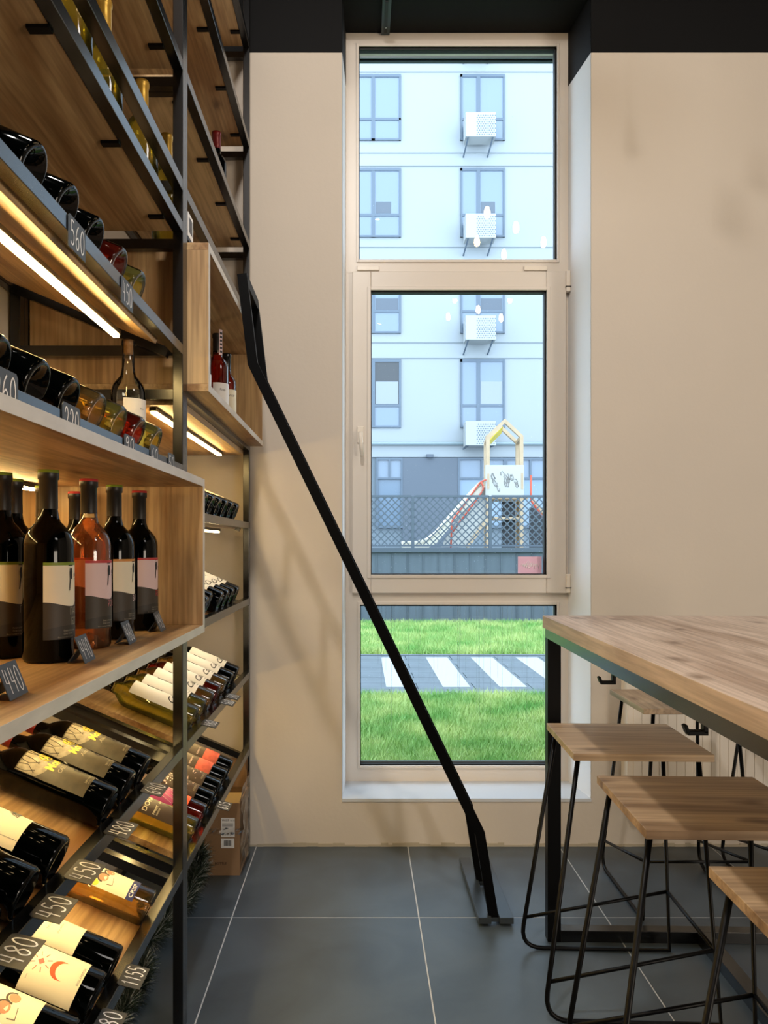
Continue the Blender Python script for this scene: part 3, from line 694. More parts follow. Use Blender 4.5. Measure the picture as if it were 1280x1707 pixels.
# slanted near, .68
gold1 = make_bottle('wine_bottle', .038, .30, DG, None, CAPR, label=lab_gold('Alazani')); gold2 = make_bottle('wine_bottle', .038, .30, DG, None, CAPD, label=lab_gold('CABERNET'))
cream1 = make_bottle('wine_bottle', .038, .30, DG, None, CAPD, label=lab_plain(PAPER, INKG, ['chateau'], z0=.060, z1=.19, ang=66, size=.012, extra=ex_sketch))
G3 = 'dark bottles with gold and grey label in the middle slanted shelf'
lie(gold1, 1.656, .680, .038, 'gold and grey labelled dark bottle nearest the middle post on the slanted shelf', G3, R(-10))
lie(gold1, 1.545, .680, .038, 'middle one of the three gold and grey labelled dark bottles', G3, R(-8))
lie(gold2, 1.433, .680, .038, 'nearest of the three gold and grey labelled dark bottles, beside the bare board', G3, R(-10))
G4 = 'dark bottles with cream label in the middle slanted shelf'
lie(cream1, 1.189, .680, .038, 'cream labelled dark bottle beside the bare board, above the first 450 tag', G4, R(-12))
lie(cream1, 1.077, .680, .038, 'cream labelled dark bottle between its two likes, behind the larger 450 tag', G4, R(-12))
lie(cream1, .958, .680, .038, 'cream labelled dark bottle at the left edge behind the large 480 tag', G4, R(-12))
# slanted near, .379
crisp = make_bottle('white_wine_bottle', .038, .30, CLG, LA, CAPBK, label=lab_crisp)
creamb = make_bottle('wine_bottle', .038, .30, DG, None, CAPBK, label=lab_plain(PAPER, INKG, ['TASTING', 'dry white'], z0=.075, z1=.16, size=.006))
moon = make_bottle('wine_bottle', .043, .295, DG, None, CAPBK, kind='burg', label=lab_plain(PAPER, INK, [], z0=.030, z1=.125, ang=70, extra=lambda L, f1: ex_crescent(L, lambda u, v: f1(u, v-.022))))
faces = make_bottle('wine_bottle', .038, .30, DG, None, CAPBK, label=lab_plain(PAPER, INK, [], z0=.06, z1=.15, extra=ex_faces))
lie(crisp, 1.700, .379, .038, 'clear bottle of golden wine with cream label and navy CRISP band', None, R(-14))
lie(creamb, 1.462, .379, .038, 'dark bottle with square cream label behind the red crescent bottle', None, R(-10))
lie(moon, 1.352, .379, .043, 'dark wide bottle whose cream label shows a red crescent and sun', None, R(-30))
lie(faces, 1.235, .379, .038, 'dark bottle with two drawn faces and a yellow balloon on the label, bottom left corner', None, R(-22))
# far rack
black_w = make_bottle('wine_bottle', .038, .30, DG, None, CAPBK, label=lab_plain(PW, INK, [], z0=.05, z1=.185, extra=ex_cello))
clear_w = make_bottle('wine_bottle', .038, .30, CLG, LW, CAPBK, label=lab_plain(PW, INK, [], z0=.05, z1=.185, extra=ex_cello))
amber_w = make_bottle('wine_bottle', .038, .30, CLG, LA, CAPBK, label=lab_plain(PW, INK, [], z0=.05, z1=.185, extra=ex_cello))
red_w = make_bottle('wine_bottle', .038, .30, CLG, LD, CAPBK, label=lab_plain(PW, INK, [], z0=.05, z1=.185, extra=ex_cello))
G5 = 'dark bottles on the topmost slanted shelf of the far rack'
for i, y in enumerate((2.875, 2.755, 2.635, 2.515, 2.40, 2.29, 2.18)):
    lie(plain_dark, y, 1.267, .038, 'dark bottle, topmost slanted far shelf, %s from the window wall' % ORD[i], G5)
G6 = 'white labelled dark bottles on the second slanted shelf of the far rack'
for i, y in enumerate((2.88, 2.77, 2.66, 2.55, 2.42, 2.30, 2.18)):
    lie(black_w, y, .970, .038, 'white labelled dark bottle, second slanted far shelf, %s from the window wall' % ORD[i], G6, R(-5), push=(0, 0, 0, .0, .012, 0, 0)[i])
G7 = 'white labelled bottles in a row behind the middle post'
for i, (y, p, c) in enumerate(((2.88, black_w, 'dark bottle with white script label nearest the window wall on the third slanted shelf'), (2.757, black_w, 'dark bottle with white script label beside the amber one on the third slanted shelf'),
        (2.627, amber_w, 'amber bottle with white script label next to the two dark ones'), (2.504, red_w, 'red bottle with white script label, the only red one on its shelf'), (2.39, amber_w, 'amber bottle with white script label between the red and the clear ones'),
        (2.27, clear_w, 'clear bottle of yellow wine with white script label beside the amber one'), (2.155, clear_w, 'clear bottle of yellow wine with white script label nearest the bare board'))):
    lie(p, y, .680, .038, c, G7, R(-8))
dorai = make_bottle('wine_bottle', .038, .30, CLG, LW, CAPBK, label=lab_dorai); swirl = make_bottle('wine_bottle', .038, .30, CLG, LD, CAPBK, label=lab_swirl)
meat = make_bottle('wine_bottle', .038, .30, DG, None, CAPBK, label=lab_meat); dots = make_bottle('wine_bottle', .038, .30, DG, None, CAPBK, label=lab_dots)
lie(meat, 2.746, .379, .038, 'dark bottle with mottled red block on its label, nearest the cardboard box', None, R(-15))
lie(meat, 2.626, .379, .038, 'second dark bottle with mottled red block on its label, one further from the window wall', None, R(-15))
lie(dots, 2.508, .379, .038, 'dark bottle with scattered white fragments on its label next to the red block ones', None, R(-15))
lie(dots, 2.39, .379, .038, 'dark bottle with scattered white fragments on its label beside the purple and orange one', None, R(-15))
lie(swirl, 2.273, .379, .038, 'clear bottle with purple swirl and orange label on the lowest far shelf', None, R(-12))
lie(dorai, 2.154, .379, .038, 'yellow wine bottle with chocolate brown label reading PINOT behind the middle post', None, R(-12))
# far box bottles and upper shelves
tax = make_bottle('wine_bottle', .038, .30, DG, None, CAPBK, label=lab_strip(PAPER)); taxr = make_bottle('wine_bottle', .037, .285, CLG, LD, CAPD, label=lab_strip(PPK))
cog = make_bottle('liqueur_bottle', .034, .27, CLG, LD, CAPBK, label=lab_plain(PAPER, INK, ['VSOP'], z0=.04, z1=.14))
ZB2 = 1.6095
stand(tax, -.50, 2.20, ZB2, 'dark bottle with paper strip over its capsule, foremost in the upper oak box', rz=R(-40))
stand(tax, -.48, 2.32, ZB2, 'dark bottle second from the front in the upper oak box', rz=R(-40))
stand(taxr, -.50, 2.47, ZB2, 'red bottle with pink paper strip over its neck in the upper oak box', rz=R(-40))
stand(taxr, -.47, 2.62, ZB2, 'red bottle behind the pink stripped one in the upper oak box', rz=R(-40))
stand(cog, -.475, 2.83, ZB2, 'amber red liqueur bottle with tall black cap, last in the upper oak box', rz=R(-40))
stand(plain_dark, -.535, 3.02, 1.967, 'dark bottle standing on top of the upper oak box near the window wall')
rc = make_bottle('wine_bottle', .037, .30, DG, None, CAPR, label=None, knurl=False)
stand(rc, -.52, 2.88, 2.3915, 'dark bottle with dark red capsule on the shelf above the upper oak box')
stand(rc, -.56, 2.60, 2.7875, 'dark bottle on the second highest visible shelf of the far rack')
ylb = make_bottle('white_wine_bottle', .037, .30, CLG, LW, mat('gold_foil', srgb(200, 160, 70), .35, .6), label=None, knurl=False)
stand(ylb, -.515, 1.25, 1.9925, 'bright yellow wine bottle behind the guard rail at the very top left')
stand(ylb, -.515, 1.42, 1.9925, 'bright yellow wine bottle behind the guard rail, second from the left')
stand(ylb, -.515, 1.60, 1.9925, 'pale yellow wine bottle behind the guard rail, third from the left')
stand(ylb, -.515, 1.88, 1.9925, 'pale yellow wine bottle at the end of the guarded shelf by the middle post')
stand(ylb, -.505, 2.075, 1.967, 'pale yellow wine bottle with gold neck on the upper oak box behind the middle post')
stand(rc, -.56, 1.55, 2.3915, 'dark bottle standing on the shelf above the guard rail shelf of the near rack')

# ------------------------------------------------------------------ price tags
CARD = mat('slate_grey_card', srgb(62, 68, 74), .5); CARD2 = mat('dark_card', srgb(44, 44, 44), .45); CHALK = mat('white_chalk_marker', srgb(232, 232, 232), .6)
def price(txt, o, ux, vy, w, h, label, m=CARD, foot=False, corner=.005):
    # o: lower left corner, ux: unit vector along the writing, vy: unit vector upwards on the card
    o, ux, vy = Vector(o), Vector(ux).normalized(), Vector(vy).normalized(); n = ux.cross(vy)
    t = thing('price_tag', label, 'price tag', tuple(o))
    c = corner; pts = [(0,0),(w,0),(w,h-c),(w-c,h),(c,h),(0,h-c)]
    mb = MB(); k = len(pts)
    mb.add([o+ux*a+vy*b for a, b in pts]+[o+ux*a+vy*b-n*.0012 for a, b in pts], [tuple(range(k)), tuple(reversed(range(k, 2*k)))]+[(i, i+k, (i+1)%k+k, (i+1)%k) for i in range(k)])
    mb.build('card', m, t)
    tx = MB(); fn = lambda a, b: o+ux*a+vy*b+n*.0004
    dw = w*.86/len(txt); hand_digits(tx, txt, fn, w*.09, h*.14, dw, h*.72, w*.036)
    tx.build('price', CHALK, t)
    if foot:
        B2 = MB(); a = o+ux*.006; b = o+ux*(w-.006)
        B2.add([a+vy*h*.6-n*.0015, b+vy*h*.6-n*.0015, b-n*.028, a-n*.028], [(0,1,2,3)]); 
        q = MB(); zb = o.z+.0003
        A_, B_ = a+vy*h*.6-n*.0015, b+vy*h*.6-n*.0015
        q.add([A_, B_, Vector((b.x-.03, b.y, zb)), Vector((a.x-.03, a.y, zb)), A_-Vector((.0012,0,0)), B_-Vector((.0012,0,0)), Vector((b.x-.0315, b.y, zb)), Vector((a.x-.0315, a.y, zb))], [(0,1,2,3),(7,6,5,4),(0,4,5,1),(1,5,6,2),(2,6,7,3),(3,7,4,0)])
        q.build('rear_flap', m, t)
    return t
lean = Vector((-.38, 0, .93))
for y, x, txt, d in ((.985, -.432, '440', 'dark card reading 440 on the oak box edge at the left edge of the picture'), (1.296, -.447, '440', 'dark card reading 440 in front of the rose bottle'), (1.545, -.447, '460', 'dark card reading 460 in front of the orange striped bottle'), (1.775, -.444, '490', 'dark card reading 490 at the right end of the oak box')):
    price(txt, (x, y, 1.0085), (-.06, 1, 0), lean, .062, .046, d, foot=True, corner=.0005)
yv = (0, 1, 0)
def hang(txt, y, ztop, d, w=.074, h=.05, m=CARD): price(txt, (XF+.0018, y, ztop-h), yv, (0, 0, 1), w, h, d, m)
hang('560', 1.189, 1.698, 'grey card reading 560 hanging on the highest slanted rail'); hang('450', 1.452, 1.694, 'grey card reading 450 hanging on the highest slanted rail, right of the 560 one')
hang('960', .940, 1.417, 'grey card reading 960 above the oak box at the left edge'); hang('220', 1.165, 1.412, 'grey card reading 220 above the oak box')
hang('60', 1.655, 1.412, 'small grey card above the oak box, left one of the two by the middle post', .062, .046); hang('50', 1.805, 1.412, 'small grey card above the oak box, right one touching the middle post', .062, .046)
hang('90', 1.47, 1.408, 'dark card lying low between the lying bottles above the oak box', .07, .03, CARD2)
def flap(txt, y, zr, d, w=.072, h=.044, tilt=14, m=CARD2):
    t_ = R(tilt); vy = Vector((-math.cos(t_), 0, math.sin(t_))); top = Vector((XF-.006, y, zr+.0265))
    price(txt, top-vy*h+Vector((0,0,.0012)), yv, vy, w, h, d, m)
flap('480', .945, .680, 'large dark card reading 480 at the left edge on the middle slanted rail'); flap('450', 1.062, .680, 'dark card reading 450 on the middle slanted rail, next right from the large 480 one')
flap('450', 1.185, .680, 'dark card reading 450 on the middle slanted rail, farther of the two 450 ones'); flap('480', 1.37, .680, 'dark card reading 480 beside the gold labelled bottles'); flap('640', 1.60, .680, 'dark card reading 640 on the middle slanted rail nearest the middle post')
flap('1155', 1.445, .379, 'dark card reading 1155 on the lowest slanted rail'); flap('680', 1.30, .379, 'dark card reading 680 on the lowest slanted rail at the bottom of the picture')
flap('480', 2.20, .680, 'dark card on the third far rail below the clear bottles'); flap('560', 2.50, .680, 'dark card on the third far rail below the red bottle'); flap('590', 2.60, .680, 'dark card on the third far rail farthest towards the window')
flap('615', 2.42, .379, 'dark card on the lowest far rail beside the cardboard box')
bt = thing('barcode_tag', 'white barcode tag on the upper rail beside the middle post', 'tag', (XF+.002, 1.99, 2.0))
B(XF+.0004, 2.0145, 1.985, XF+.0014, 2.075, 2.045).build('paper', PW, bt)
k = MB(); random.seed(2); y = 2.025
while y < 2.066:
    a = random.uniform(.001, .0035); k.box(XF+.0014, y, 1.998, XF+.0017, y+a, 2.036); y += a+random.uniform(.001, .003)
k.build('bars', INK, bt)
B(XF-.02, 2.0145, 1.975, XF+.0004, 2.08, 1.999).build('holder', BLACKM, bt)

# ================================================================== LADDER
lad = thing('ladder', 'black steel ladder leaning against the rack in front of the window', 'ladder', (.418, 2.7, 0))
path = [(.422, .022), (.378, .290), (-.342, 1.7776), (-.376, 2.062)]
def mitred(pts, h):
    P = [Vector(p) for p in pts]; L_, R_ = [], []
    for i, p in enumerate(P):
        a = (p-P[i-1]).normalized() if i else (P[1]-p).normalized(); b = (P[i+1]-p).normalized() if i < len(P)-1 else a
        na, nb = Vector((-a.y, a.x)), Vector((-b.y, b.x)); m_ = (na+nb).normalized(); q = m_*(h/max(m_.dot(na), .3))
        L_.append(tuple(p+q)); R_.append(tuple(p-q))
    return L_, R_
for y in (2.535, 2.805):
    L_, R_ = mitred(path, .0155); mb = MB()
    for i in range(3):
        q = [L_[i], L_[i+1], R_[i+1], R_[i]]; o = len(mb.v)
        mb.v += [(a[0], y-.010, a[1]) for a in q]+[(a[0], y+.010, a[1]) for a in q]
        fs = [(0,1,2,3),(7,6,5,4),(0,4,5,1),(2,6,7,3)]+([(3,7,4,0)] if i == 0 else [])+([(1,5,6,2)] if i == 2 else [])
        mb.f += [tuple(k+o for k in f) for f in fs]; mb.smooth += [False]*len(fs)
    mb.build('stile', LADM, lad)
d = (Vector((-.342, 0, 1.7776))-Vector((.378, 0, .290)))
for i in range(6):
    p = Vector((.378, 0, .290))+d*((i+.35)/6)
    MB().tube([(p.x, 2.545, p.z), (p.x, 2.795, p.z)], .0125, 12).build('rung', LADM, lad)
B(-.3865, 2.545, 2.028, -.358, 2.795, 2.060).build('top_bar', LADM, lad)
BASEM = mat('satin_dark_steel', srgb(58, 64, 68), .32, .3)
for x0, x1 in ((.371, .412), (.438, .482)):
    B(x0, 2.51, .010, x1, 2.995, .030).build('base_bar', BASEM, lad, bevel=.001)
    for y in (2.55, 2.94): B(x0+.008, y, 0, x1-.008, y+.02, .010).build('foot', RUB, lad)
for y in (2.535, 2.805): B(.410, y-.014, .012, .440, y+.014, .024).build('cross_plate', BASEM, lad)

# ================================================================== TABLE
ta = R(-1.4)
tb = thing('bar_table', 'high oak topped bar table on black steel frame at right', 'table', (.562, 2.465, 0), ta)
tb['_w'] = (0, 0, 0)
TW, TL = .95, 2.45
B(0, -TL, .948, TW, 0, .985).build('tabletop', oak('tabletop_oak', 1, srgb(208, 186, 168), srgb(170, 144, 124)), tb, bevel=.0012)
fz0, fz1 = .918, .9478
for x in (.006, TW-.046): B(x, -TL+.01, fz0, x+.04, -.008, fz1).build('apron', BLACK, tb, bevel=.001)
for y in (-.048, -TL+.01): B(.046, y, fz0, TW-.046, y+.04, fz1).build('apron', BLACK, tb)
for x in (.006, TW-.046):
    for y in (-.048, -TL+.01): B(x, y, 0, x+.04, y+.04, fz0).build('leg', BLACKM, tb, bevel=.001)
for y in (-.048, -TL+.01): B(.046, y, 0, TW-.046, y+.04, .035).build('floor_bar', BLACK, tb, bevel=.001)
B(TW/2-.02, -TL+.05, 0, TW/2+.02, -.048, .035).build('centre_floor_bar', BLACK, tb, bevel=.001)
def hook(x, y, label):
    t = thing('bag_hook', label, 'hook', (x, y, .87), 0, 'bag hooks under the table')
    mb = MB().box(x-.004, y-.008, .868, x+.004, y+.008, .945).box(x-.032, y-.008, .864, x+.004, y+.008, .872)
    mb.bar((x-.031, y, .868), (x-.036, y, .882), (0, .008, 0), .003); mb.build('hook_body', BLACKM, t, bevel=.001)
    B(x-.018, y-.02, .9445, x+.018, y+.02, .9478).build('mounting_plate', BLACKM, t)
hook(.615, 1.94, 'black j shaped bag hook under the tabletop seen against the wall, nearer the window'); hook(.612, 1.42, 'black j shaped bag hook under the tabletop in front of the radiator')

# ================================================================== STOOLS
def make_stool():
    t = thing('bar_stool', '', 'stool')
    B(-.175, -.175, .658, .175, .175, .676).build('seat', OX, t, bevel=.001)
    r = .0062
    for sgn in (1, -1):
        yt, yb = .135*sgn, .183*sgn
        mb = MB()
        pts = fillet([(-.155, yt, .657), (-.252, yb, r), (.187, yb, r), (.150, yt, .657)], [.07, .0])
        mb.tube(pts, r, 10); mb.build('leg_frame', BLACKM, t)
        f_ = lambda z, x0, x1: None
        za, zb_ = .10, .185
        xa = -.155+(-.252+.155)*(1-za/.657); ya = yt+(yb-yt)*(1-za/.657)
        xb = .150+(.187-.150)*(1-zb_/.657); yb2 = yt+(yb-yt)*(1-zb_/.657)
        MB().tube([(xa, ya, za), (xb, yb2, zb_)], .0052, 8).build('stretcher', BLACKM, t)
    xb = .150+.037*(1-.185/.657); y_ = .135+.048*(1-.185/.657)
    MB().tube([(xb, -y_, .185), (xb, y_, .185)], .0052, 8).build('footrest', BLACKM, t)
    B(-.16, -.14, .6535, .155, .14, .658).build('seat_plate', BLACKM, t)
    return t
st0 = make_stool()
SG = 'oak seated bar stools around the table'
for i, (x, y, rz, lb) in enumerate(((.7185, 2.18, -2, 'oak seated wire leg stool under the table corner nearest the window'), (.708, 1.641, -2, 'oak seated wire leg stool in the middle of the left side of the table'),
        (.738, 1.125, -2, 'oak seated wire leg stool cut by the right edge, nearest the viewer'), (1.085, 2.74, -90, 'oak seated wire leg stool at the window end of the table before the radiator'), (1.56, 2.80, -90, 'wire leg stool at the window end whose seat is hidden behind the tabletop'))):
    o = st0 if i == 0 else copy_tree(st0)
    o.location = (x, y, 0); o.rotation_euler = (0, 0, R(rz)); o['label'] = lb; o['group'] = SG

# ================================================================== RADIATOR
rad = thing('radiator', 'cream panel radiator on the wall behind the table', 'radiator', (1.7, 3.13, .2))
RADM = mat('cream_enamel', srgb(226, 216, 202), .4)
B(1.032, 3.088, .205, 2.35, 3.165, .70).build('casing', RADM, rad, bevel=.004)
x = 1.055
while x < 2.32:
    B(x, 3.0855, .22, x+.0322, 3.089, .685).build('panel_rib', RADM, rad, bevel=.001); x += .0335
for x in (1.2, 2.15): B(x, 3.16, .3, x+.03, 3.184, .62).build('wall_bracket', RADM, rad)

# ================================================================== CARDBOARD BOX, GARLAND
cbm = mat('brown_cardboard', srgb(140, 108, 76), .8, var=.1, vscale=8, bump=(30, .2, .002)); cbl = mat('light_tape', srgb(196, 168, 116), .35)
cx0, cx1, cy0, cy1 = -.57, -.440, 2.905, 3.11
cb_ = thing('cardboard_box', 'brown cardboard carton wrapped in film on the floor beside the wall post', 'box', (-.505, 3.0, 0))
mb = MB(); tk = .004; H = .262
mb.box(cx0, cy0, 0, cx1, cy0+tk, H).box(cx0, cy1-tk, 0, cx1, cy1, H).box(cx0, cy0+tk, 0, cx0+tk, cy1-tk, H).box(cx1-tk, cy0+tk, 0, cx1, cy1-tk, H).box(cx0+tk, cy0+tk, 0, cx1-tk, cy1-tk, tk)
mb.build('carton', cbm, cb_)
MB().bar((cx0+.065, cy1-.004, H), (cx0+.065, cy1+.02, H+.105), (.062, 0, 0), .0018).build('flap', cbm, cb_)
MB().bar((cx0+.065, cy0+.004, H), (cx0+.065, cy0+.085, H+.012), (.062, 0, 0), .0018).build('flap', cbl, cb_)
L1 = B(-.508, cy0-.0008, .140, -.458, cy0, .210).build('shipping_label', PW, cb_)
k = MB(); fn = lambda u, v: (-.508+u, cy0-.0012, .14+v)
put_text(k, 'W157', .010, fn, .003, .058, bold=.02); put_text(k, 'No 26', .006, fn, .034, .058)
for i in range(4): k.box(-.504, cy0-.0012, .188-i*.004, -.464, cy0-.0009, .1895-i*.004)
put_text(k, '24 0 8 3 5', .008, fn, .004, .006, bold=.01); k.build('print', INK, L1)
L2 = B(-.508, cy0-.0008, .100, -.460, cy0, .135).build('barcode_label', PW, cb_)
k = MB(); random.seed(4); x = -.497
while x < -.471:
    a = random.uniform(.0006, .002); k.box(x, cy0-.0012, .108, x+a, cy0-.0009, .128); x += a+random.uniform(.0006, .0014)
k.build('barcode', INK, L2)
k = MB(); put_text(k, 'BOTTLE', .012, lambda u, v: (-.53+u, cy0-.0006, .04+v), 0, 0, bold=.01); k.build('stamp', CHOC, cb_)
film = clearglass('crumpled_film', (.96, .96, .96, 1), .18, 1.4, .10)
random.seed(9); k = MB(); nn = 14; vs = []
for i in range(nn+1):
    for j in range(5):
        vs.append((cx1+.002+random.uniform(.0, .014), cy0+.0+.045*j*1.1+random.uniform(-.006, .006), .02+i*.022))
k.add(vs, [(i*5+j, i*5+j+1, (i+1)*5+j+1, (i+1)*5+j) for i in range(nn) for j in range(4)], False); k.build('film_side', film, cb_)
k = MB(); vs = []
for i in range(13):
    for j in range(4): vs.append((cx0+.0+i*.0115, cy0-.002-random.uniform(0, .008), .15+j*.008+random.uniform(-.003, .003)))
k.add(vs, [(i*4+j, i*4+j+1, (i+1)*4+j+1, (i+1)*4+j) for i in range(12) for j in range(3)], False)
k.tube([(cx1, cy0, .162), (cx1+.012, cy0-.003, .164), (cx1+.022, cy0-.004, .156)], .0016, 4); k.build('film_band', film, cb_)
NEED = mat('dark_green_tinsel', srgb(34, 50, 36), .45); FROST = mat('frosted_tinsel', srgb(170, 176, 170), .4)
def garland(label, pts, n, rad_):
    t = thing('tinsel_garland', label, 'garland', pts[0])
    P_ = [Vector(p) for p in pts]; a, b = MB(), MB()
    for i in range(n):
        s_ = random.random()*(len(P_)-1); q = int(s_); p = P_[q].lerp(P_[q+1], s_-q)
        d = Vector((random.gauss(0,1), random.gauss(0,1), random.gauss(0,1))).normalized(); e = p+d*rad_*random.uniform(.5, 1.1)
        if e.z < .002: e.z = .002
        w_ = d.cross(Vector((random.random(), random.random(), .3))).normalized()*.0011
        (b if random.random() < .22 else a).add([p-w_, p+w_, e+w_*.4, e-w_*.4], [(0,1,2,3)])
    a.build('needles', NEED, t, stuff=True); b.build('frosted_needles', FROST, t, stuff=True)
    MB().tube(P_, .0015, 5).build('core_wire', NEED, t)
random.seed(21)
garland('dark green frosted garland lying below the far rack beside the cardboard box', [(-.57, 2.825, .12), (-.56, 2.79, .07), (-.58, 2.72, .045), (-.57, 2.62, .04), (-.60, 2.5, .04), (-.62, 2.35, .035)], 8000, .052)
garland('dark green frosted garland end peeking out under the lowest near rail', [(-.60, 2.22, .05), (-.585, 2.12, .045), (-.59, 2.02, .04), (-.60, 1.9, .035)], 4200, .046)

# ================================================================== PENDANT LAMPS over the table (seen as reflections in the panes)
BULB = emis('warm_filament', (1.0, .72, .38, 1), 60)
lz = 3.1
pos = [(812,350),(860,375),(906,400),(795,398),(840,420),(758,495),(850,495),(797,513),(747,525),(835,527)]
proto = None
for i, (u, v) in enumerate(pos):
    Yp = (lz-CH)*F/(V0-v); yl = 2*(WYI+.03)-Yp; xl = (u-U0)*Yp/F
    if proto is None:
        proto = thing('pendant_lamp', '', 'lamp'); proto['_w'] = (0,0,0)
        MB().lathe([(0,-.05),(.012,-.046),(.019,-.03),(.020,-.012),(.013,.010),(.010,.02)], 12).build('bulb', BULB, proto)
        MB().lathe([(.0,.018),(.013,.018),(.013,.055),(.0,.058)], 12).build('socket', BLACKM, proto)
        MB().tube([(0,0,.055),(0,0,.79)], .0025, 6).build('cord', BLACKM, proto); o = proto
    else: o = copy_tree(proto)
    o.location = (xl, yl, lz); o['label'] = 'warm pendant bulb over the table, mirrored ' + ('as the lone bright one', 'right of the brightest one', 'as the rightmost one', 'over the second cooler', 'lowest of all', 'as the top left one', 'as the top right one', 'in the middle', 'as the lowest left one', 'as the lowest right one')[i] + (' in the upper pane' if i < 5 else ' in the casement pane'); o['category'] = 'lamp'; o['group'] = 'bulbs hanging over the table'
for i, (u, v) in enumerate(((629, 361), (775, 659), (852, 660), (668, 658), (633, 537))):
    zz = 3.55; Yp = (zz-CH)*F/(V0-v); yl = 2*(WYI+.03)-Yp; xl = (u-U0)*Yp/F
    t = thing('ceiling_spot', 'round white ceiling spot mirrored ' + ('in the upper pane at left', 'beside the cooler column windows', 'right of the cooler column windows', 'left of the cooler column windows', 'in the casement pane at upper left')[i], 'lamp', (xl, yl, zz), 0, 'ceiling spots behind the viewer')
    t['_w'] = (0,0,0)
    MB().lathe([(0,-.02),(.018,-.02)], 16).build('lens', emis('white_spot', (1, .93, .8, 1), 30), t)
    MB().lathe([(.036,-.022),(.042,-.022),(.045,.06),(.0,.06)], 16).build('housing', BLACKM, t); MB().tube([(0,0,.06),(0,0,.35)], .006, 8).build('stem', BLACKM, t)

# ================================================================== OUTSIDE
ZG = -.05
GRASSB = mat('lawn_soil', srgb(120, 150, 80), .9, var=.3, vscale=3)
struct(B(-9, WYI+.27, ZG-.2, 14, 6.62, ZG).build('lawn_base', GRASSB)); struct(B(-9, 9.02, ZG-.2, 14, 12.82, ZG).build('lawn_base', GRASSB))
def grass_mat():
    m = mat('grass_blades', srgb(150, 196, 96), .6); n = m.node_tree.nodes; l = m.node_tree.links; p = n['Principled BSDF']
    tc = n.new('ShaderNodeTexCoord'); nz = n.new('ShaderNodeTexNoise'); nz.inputs['Scale'].default_value = 2.2; nz.inputs['Detail'].default_value = 9
    l.new(tc.outputs['Object'], nz.inputs['Vector']); rp = n.new('ShaderNodeValToRGB'); rp.color_ramp.elements[0].position = .35; rp.color_ramp.elements[1].position = .66
    rp.color_ramp.elements[0].color = srgb(104, 168, 74); rp.color_ramp.elements[1].color = srgb(196, 214, 132); l.new(nz.outputs[0], rp.inputs[0]); l.new(rp.outputs[0], p.inputs['Base Color'])
    return m
def grass(x0, x1, y0, y1, n, h, seed, name):
    rng = np.random.default_rng(seed); x = rng.uniform(x0, x1, n); y = rng.uniform(y0, y1, n); hh = h*rng.uniform(.5, 1.2, n)
    a = rng.uniform(0, 2*np.pi, n); w_ = .0022+.0012*rng.random(n)+(y-4)*.0003; lx = rng.normal(0, .45, n)*hh; ly = rng.normal(0, .45, n)*hh
    v = np.zeros((n, 3, 3)); v[:,0] = np.stack([x-w_*np.cos(a), y-w_*np.sin(a), np.full(n, ZG)], 1); v[:,1] = np.stack([x+w_*np.cos(a), y+w_*np.sin(a), np.full(n, ZG)], 1)
    v[:,2] = np.stack([x+lx, y+ly, ZG+hh], 1)
    me = bpy.data.meshes.new(name); me.vertices.add(3*n); me.vertices.foreach_set('co', v.reshape(-1)); me.loops.add(3*n); me.loops.foreach_set('vertex_index', np.arange(3*n))
    me.polygons.add(n); me.polygons.foreach_set('loop_start', np.arange(n)*3); me.polygons.foreach_set('loop_total', np.full(n, 3)); me.update(); me.validate()
    me.materials.append(GM); o = bpy.data.objects.new(name, me); COL.objects.link(o); return o
GM = grass_mat()
g1 = grass(-1.6, 3.4, 3.75, 6.6, 170000, .075, 1, 'lawn'); g1['kind'] = 'stuff'; tag(g1, 'bright green lawn between the window and the paved path', 'grass')
g2 = grass(-2.5, 6.0, 9.1, 12.66, 110000, .10, 2, 'lawn'); g2['kind'] = 'stuff'; tag(g2, 'bright green lawn strip between the path and the grey retaining wall', 'grass')
# path with pavers and zebra
PAV = mat('grey_paver', srgb(122, 134, 142), .6, var=.12, vscale=4); PAVW = mat('white_road_paint', srgb(238, 240, 240), .6)
pth = struct(B(-9, 6.6, ZG-.2, 14, 9.04, ZG-.005).build('path', mat('paver_joint', srgb(160, 168, 172), .8)))
pm = B(-.246, -.146, -.02, .246, .146, .008).mesh('paver', PAV)
for i in range(-4, 14):
    for j in range(8):
        o = bpy.data.objects.new('paver', pm); COL.objects.link(o); o.parent = pth; o.location = (i*.5+(.25 if j % 2 else 0), 6.77+j*.3, ZG)
for i in range(-1, 8):
    B(.725+i*.5, 7.02, ZG+.0085, .965+i*.5, 8.88, ZG+.0105).build('crossing_stripe', PAVW, pth)
for y in (6.59, 9.03): B(-9, y-.03, ZG-.1, 14, y+.03, ZG+.02).build('kerb', PAV, pth)
# retaining wall
CON = mat('grey_render', srgb(98, 110, 120), .8, var=.1, vscale=1.5, stretch=(6, 6, .6))
rw = struct(B(-9, 12.82, -.3, 14, 14.0, 1.10).build('retaining_wall', CON)); B(-9, 12.76, 1.10, 14, 14.0, 1.17).build('coping', mat('dark_coping', srgb(84, 96, 108), .7), rw)
for i in range(-14, 40): B(i*.25, 12.806, -.1, i*.25+.012, 12.82, 1.1).build('rib', CON, rw)
struct(B(-9, 13.9, 1.0, 14, 23.9, 1.15).build('podium', mat('podium_paving', srgb(190, 196, 198), .8)))
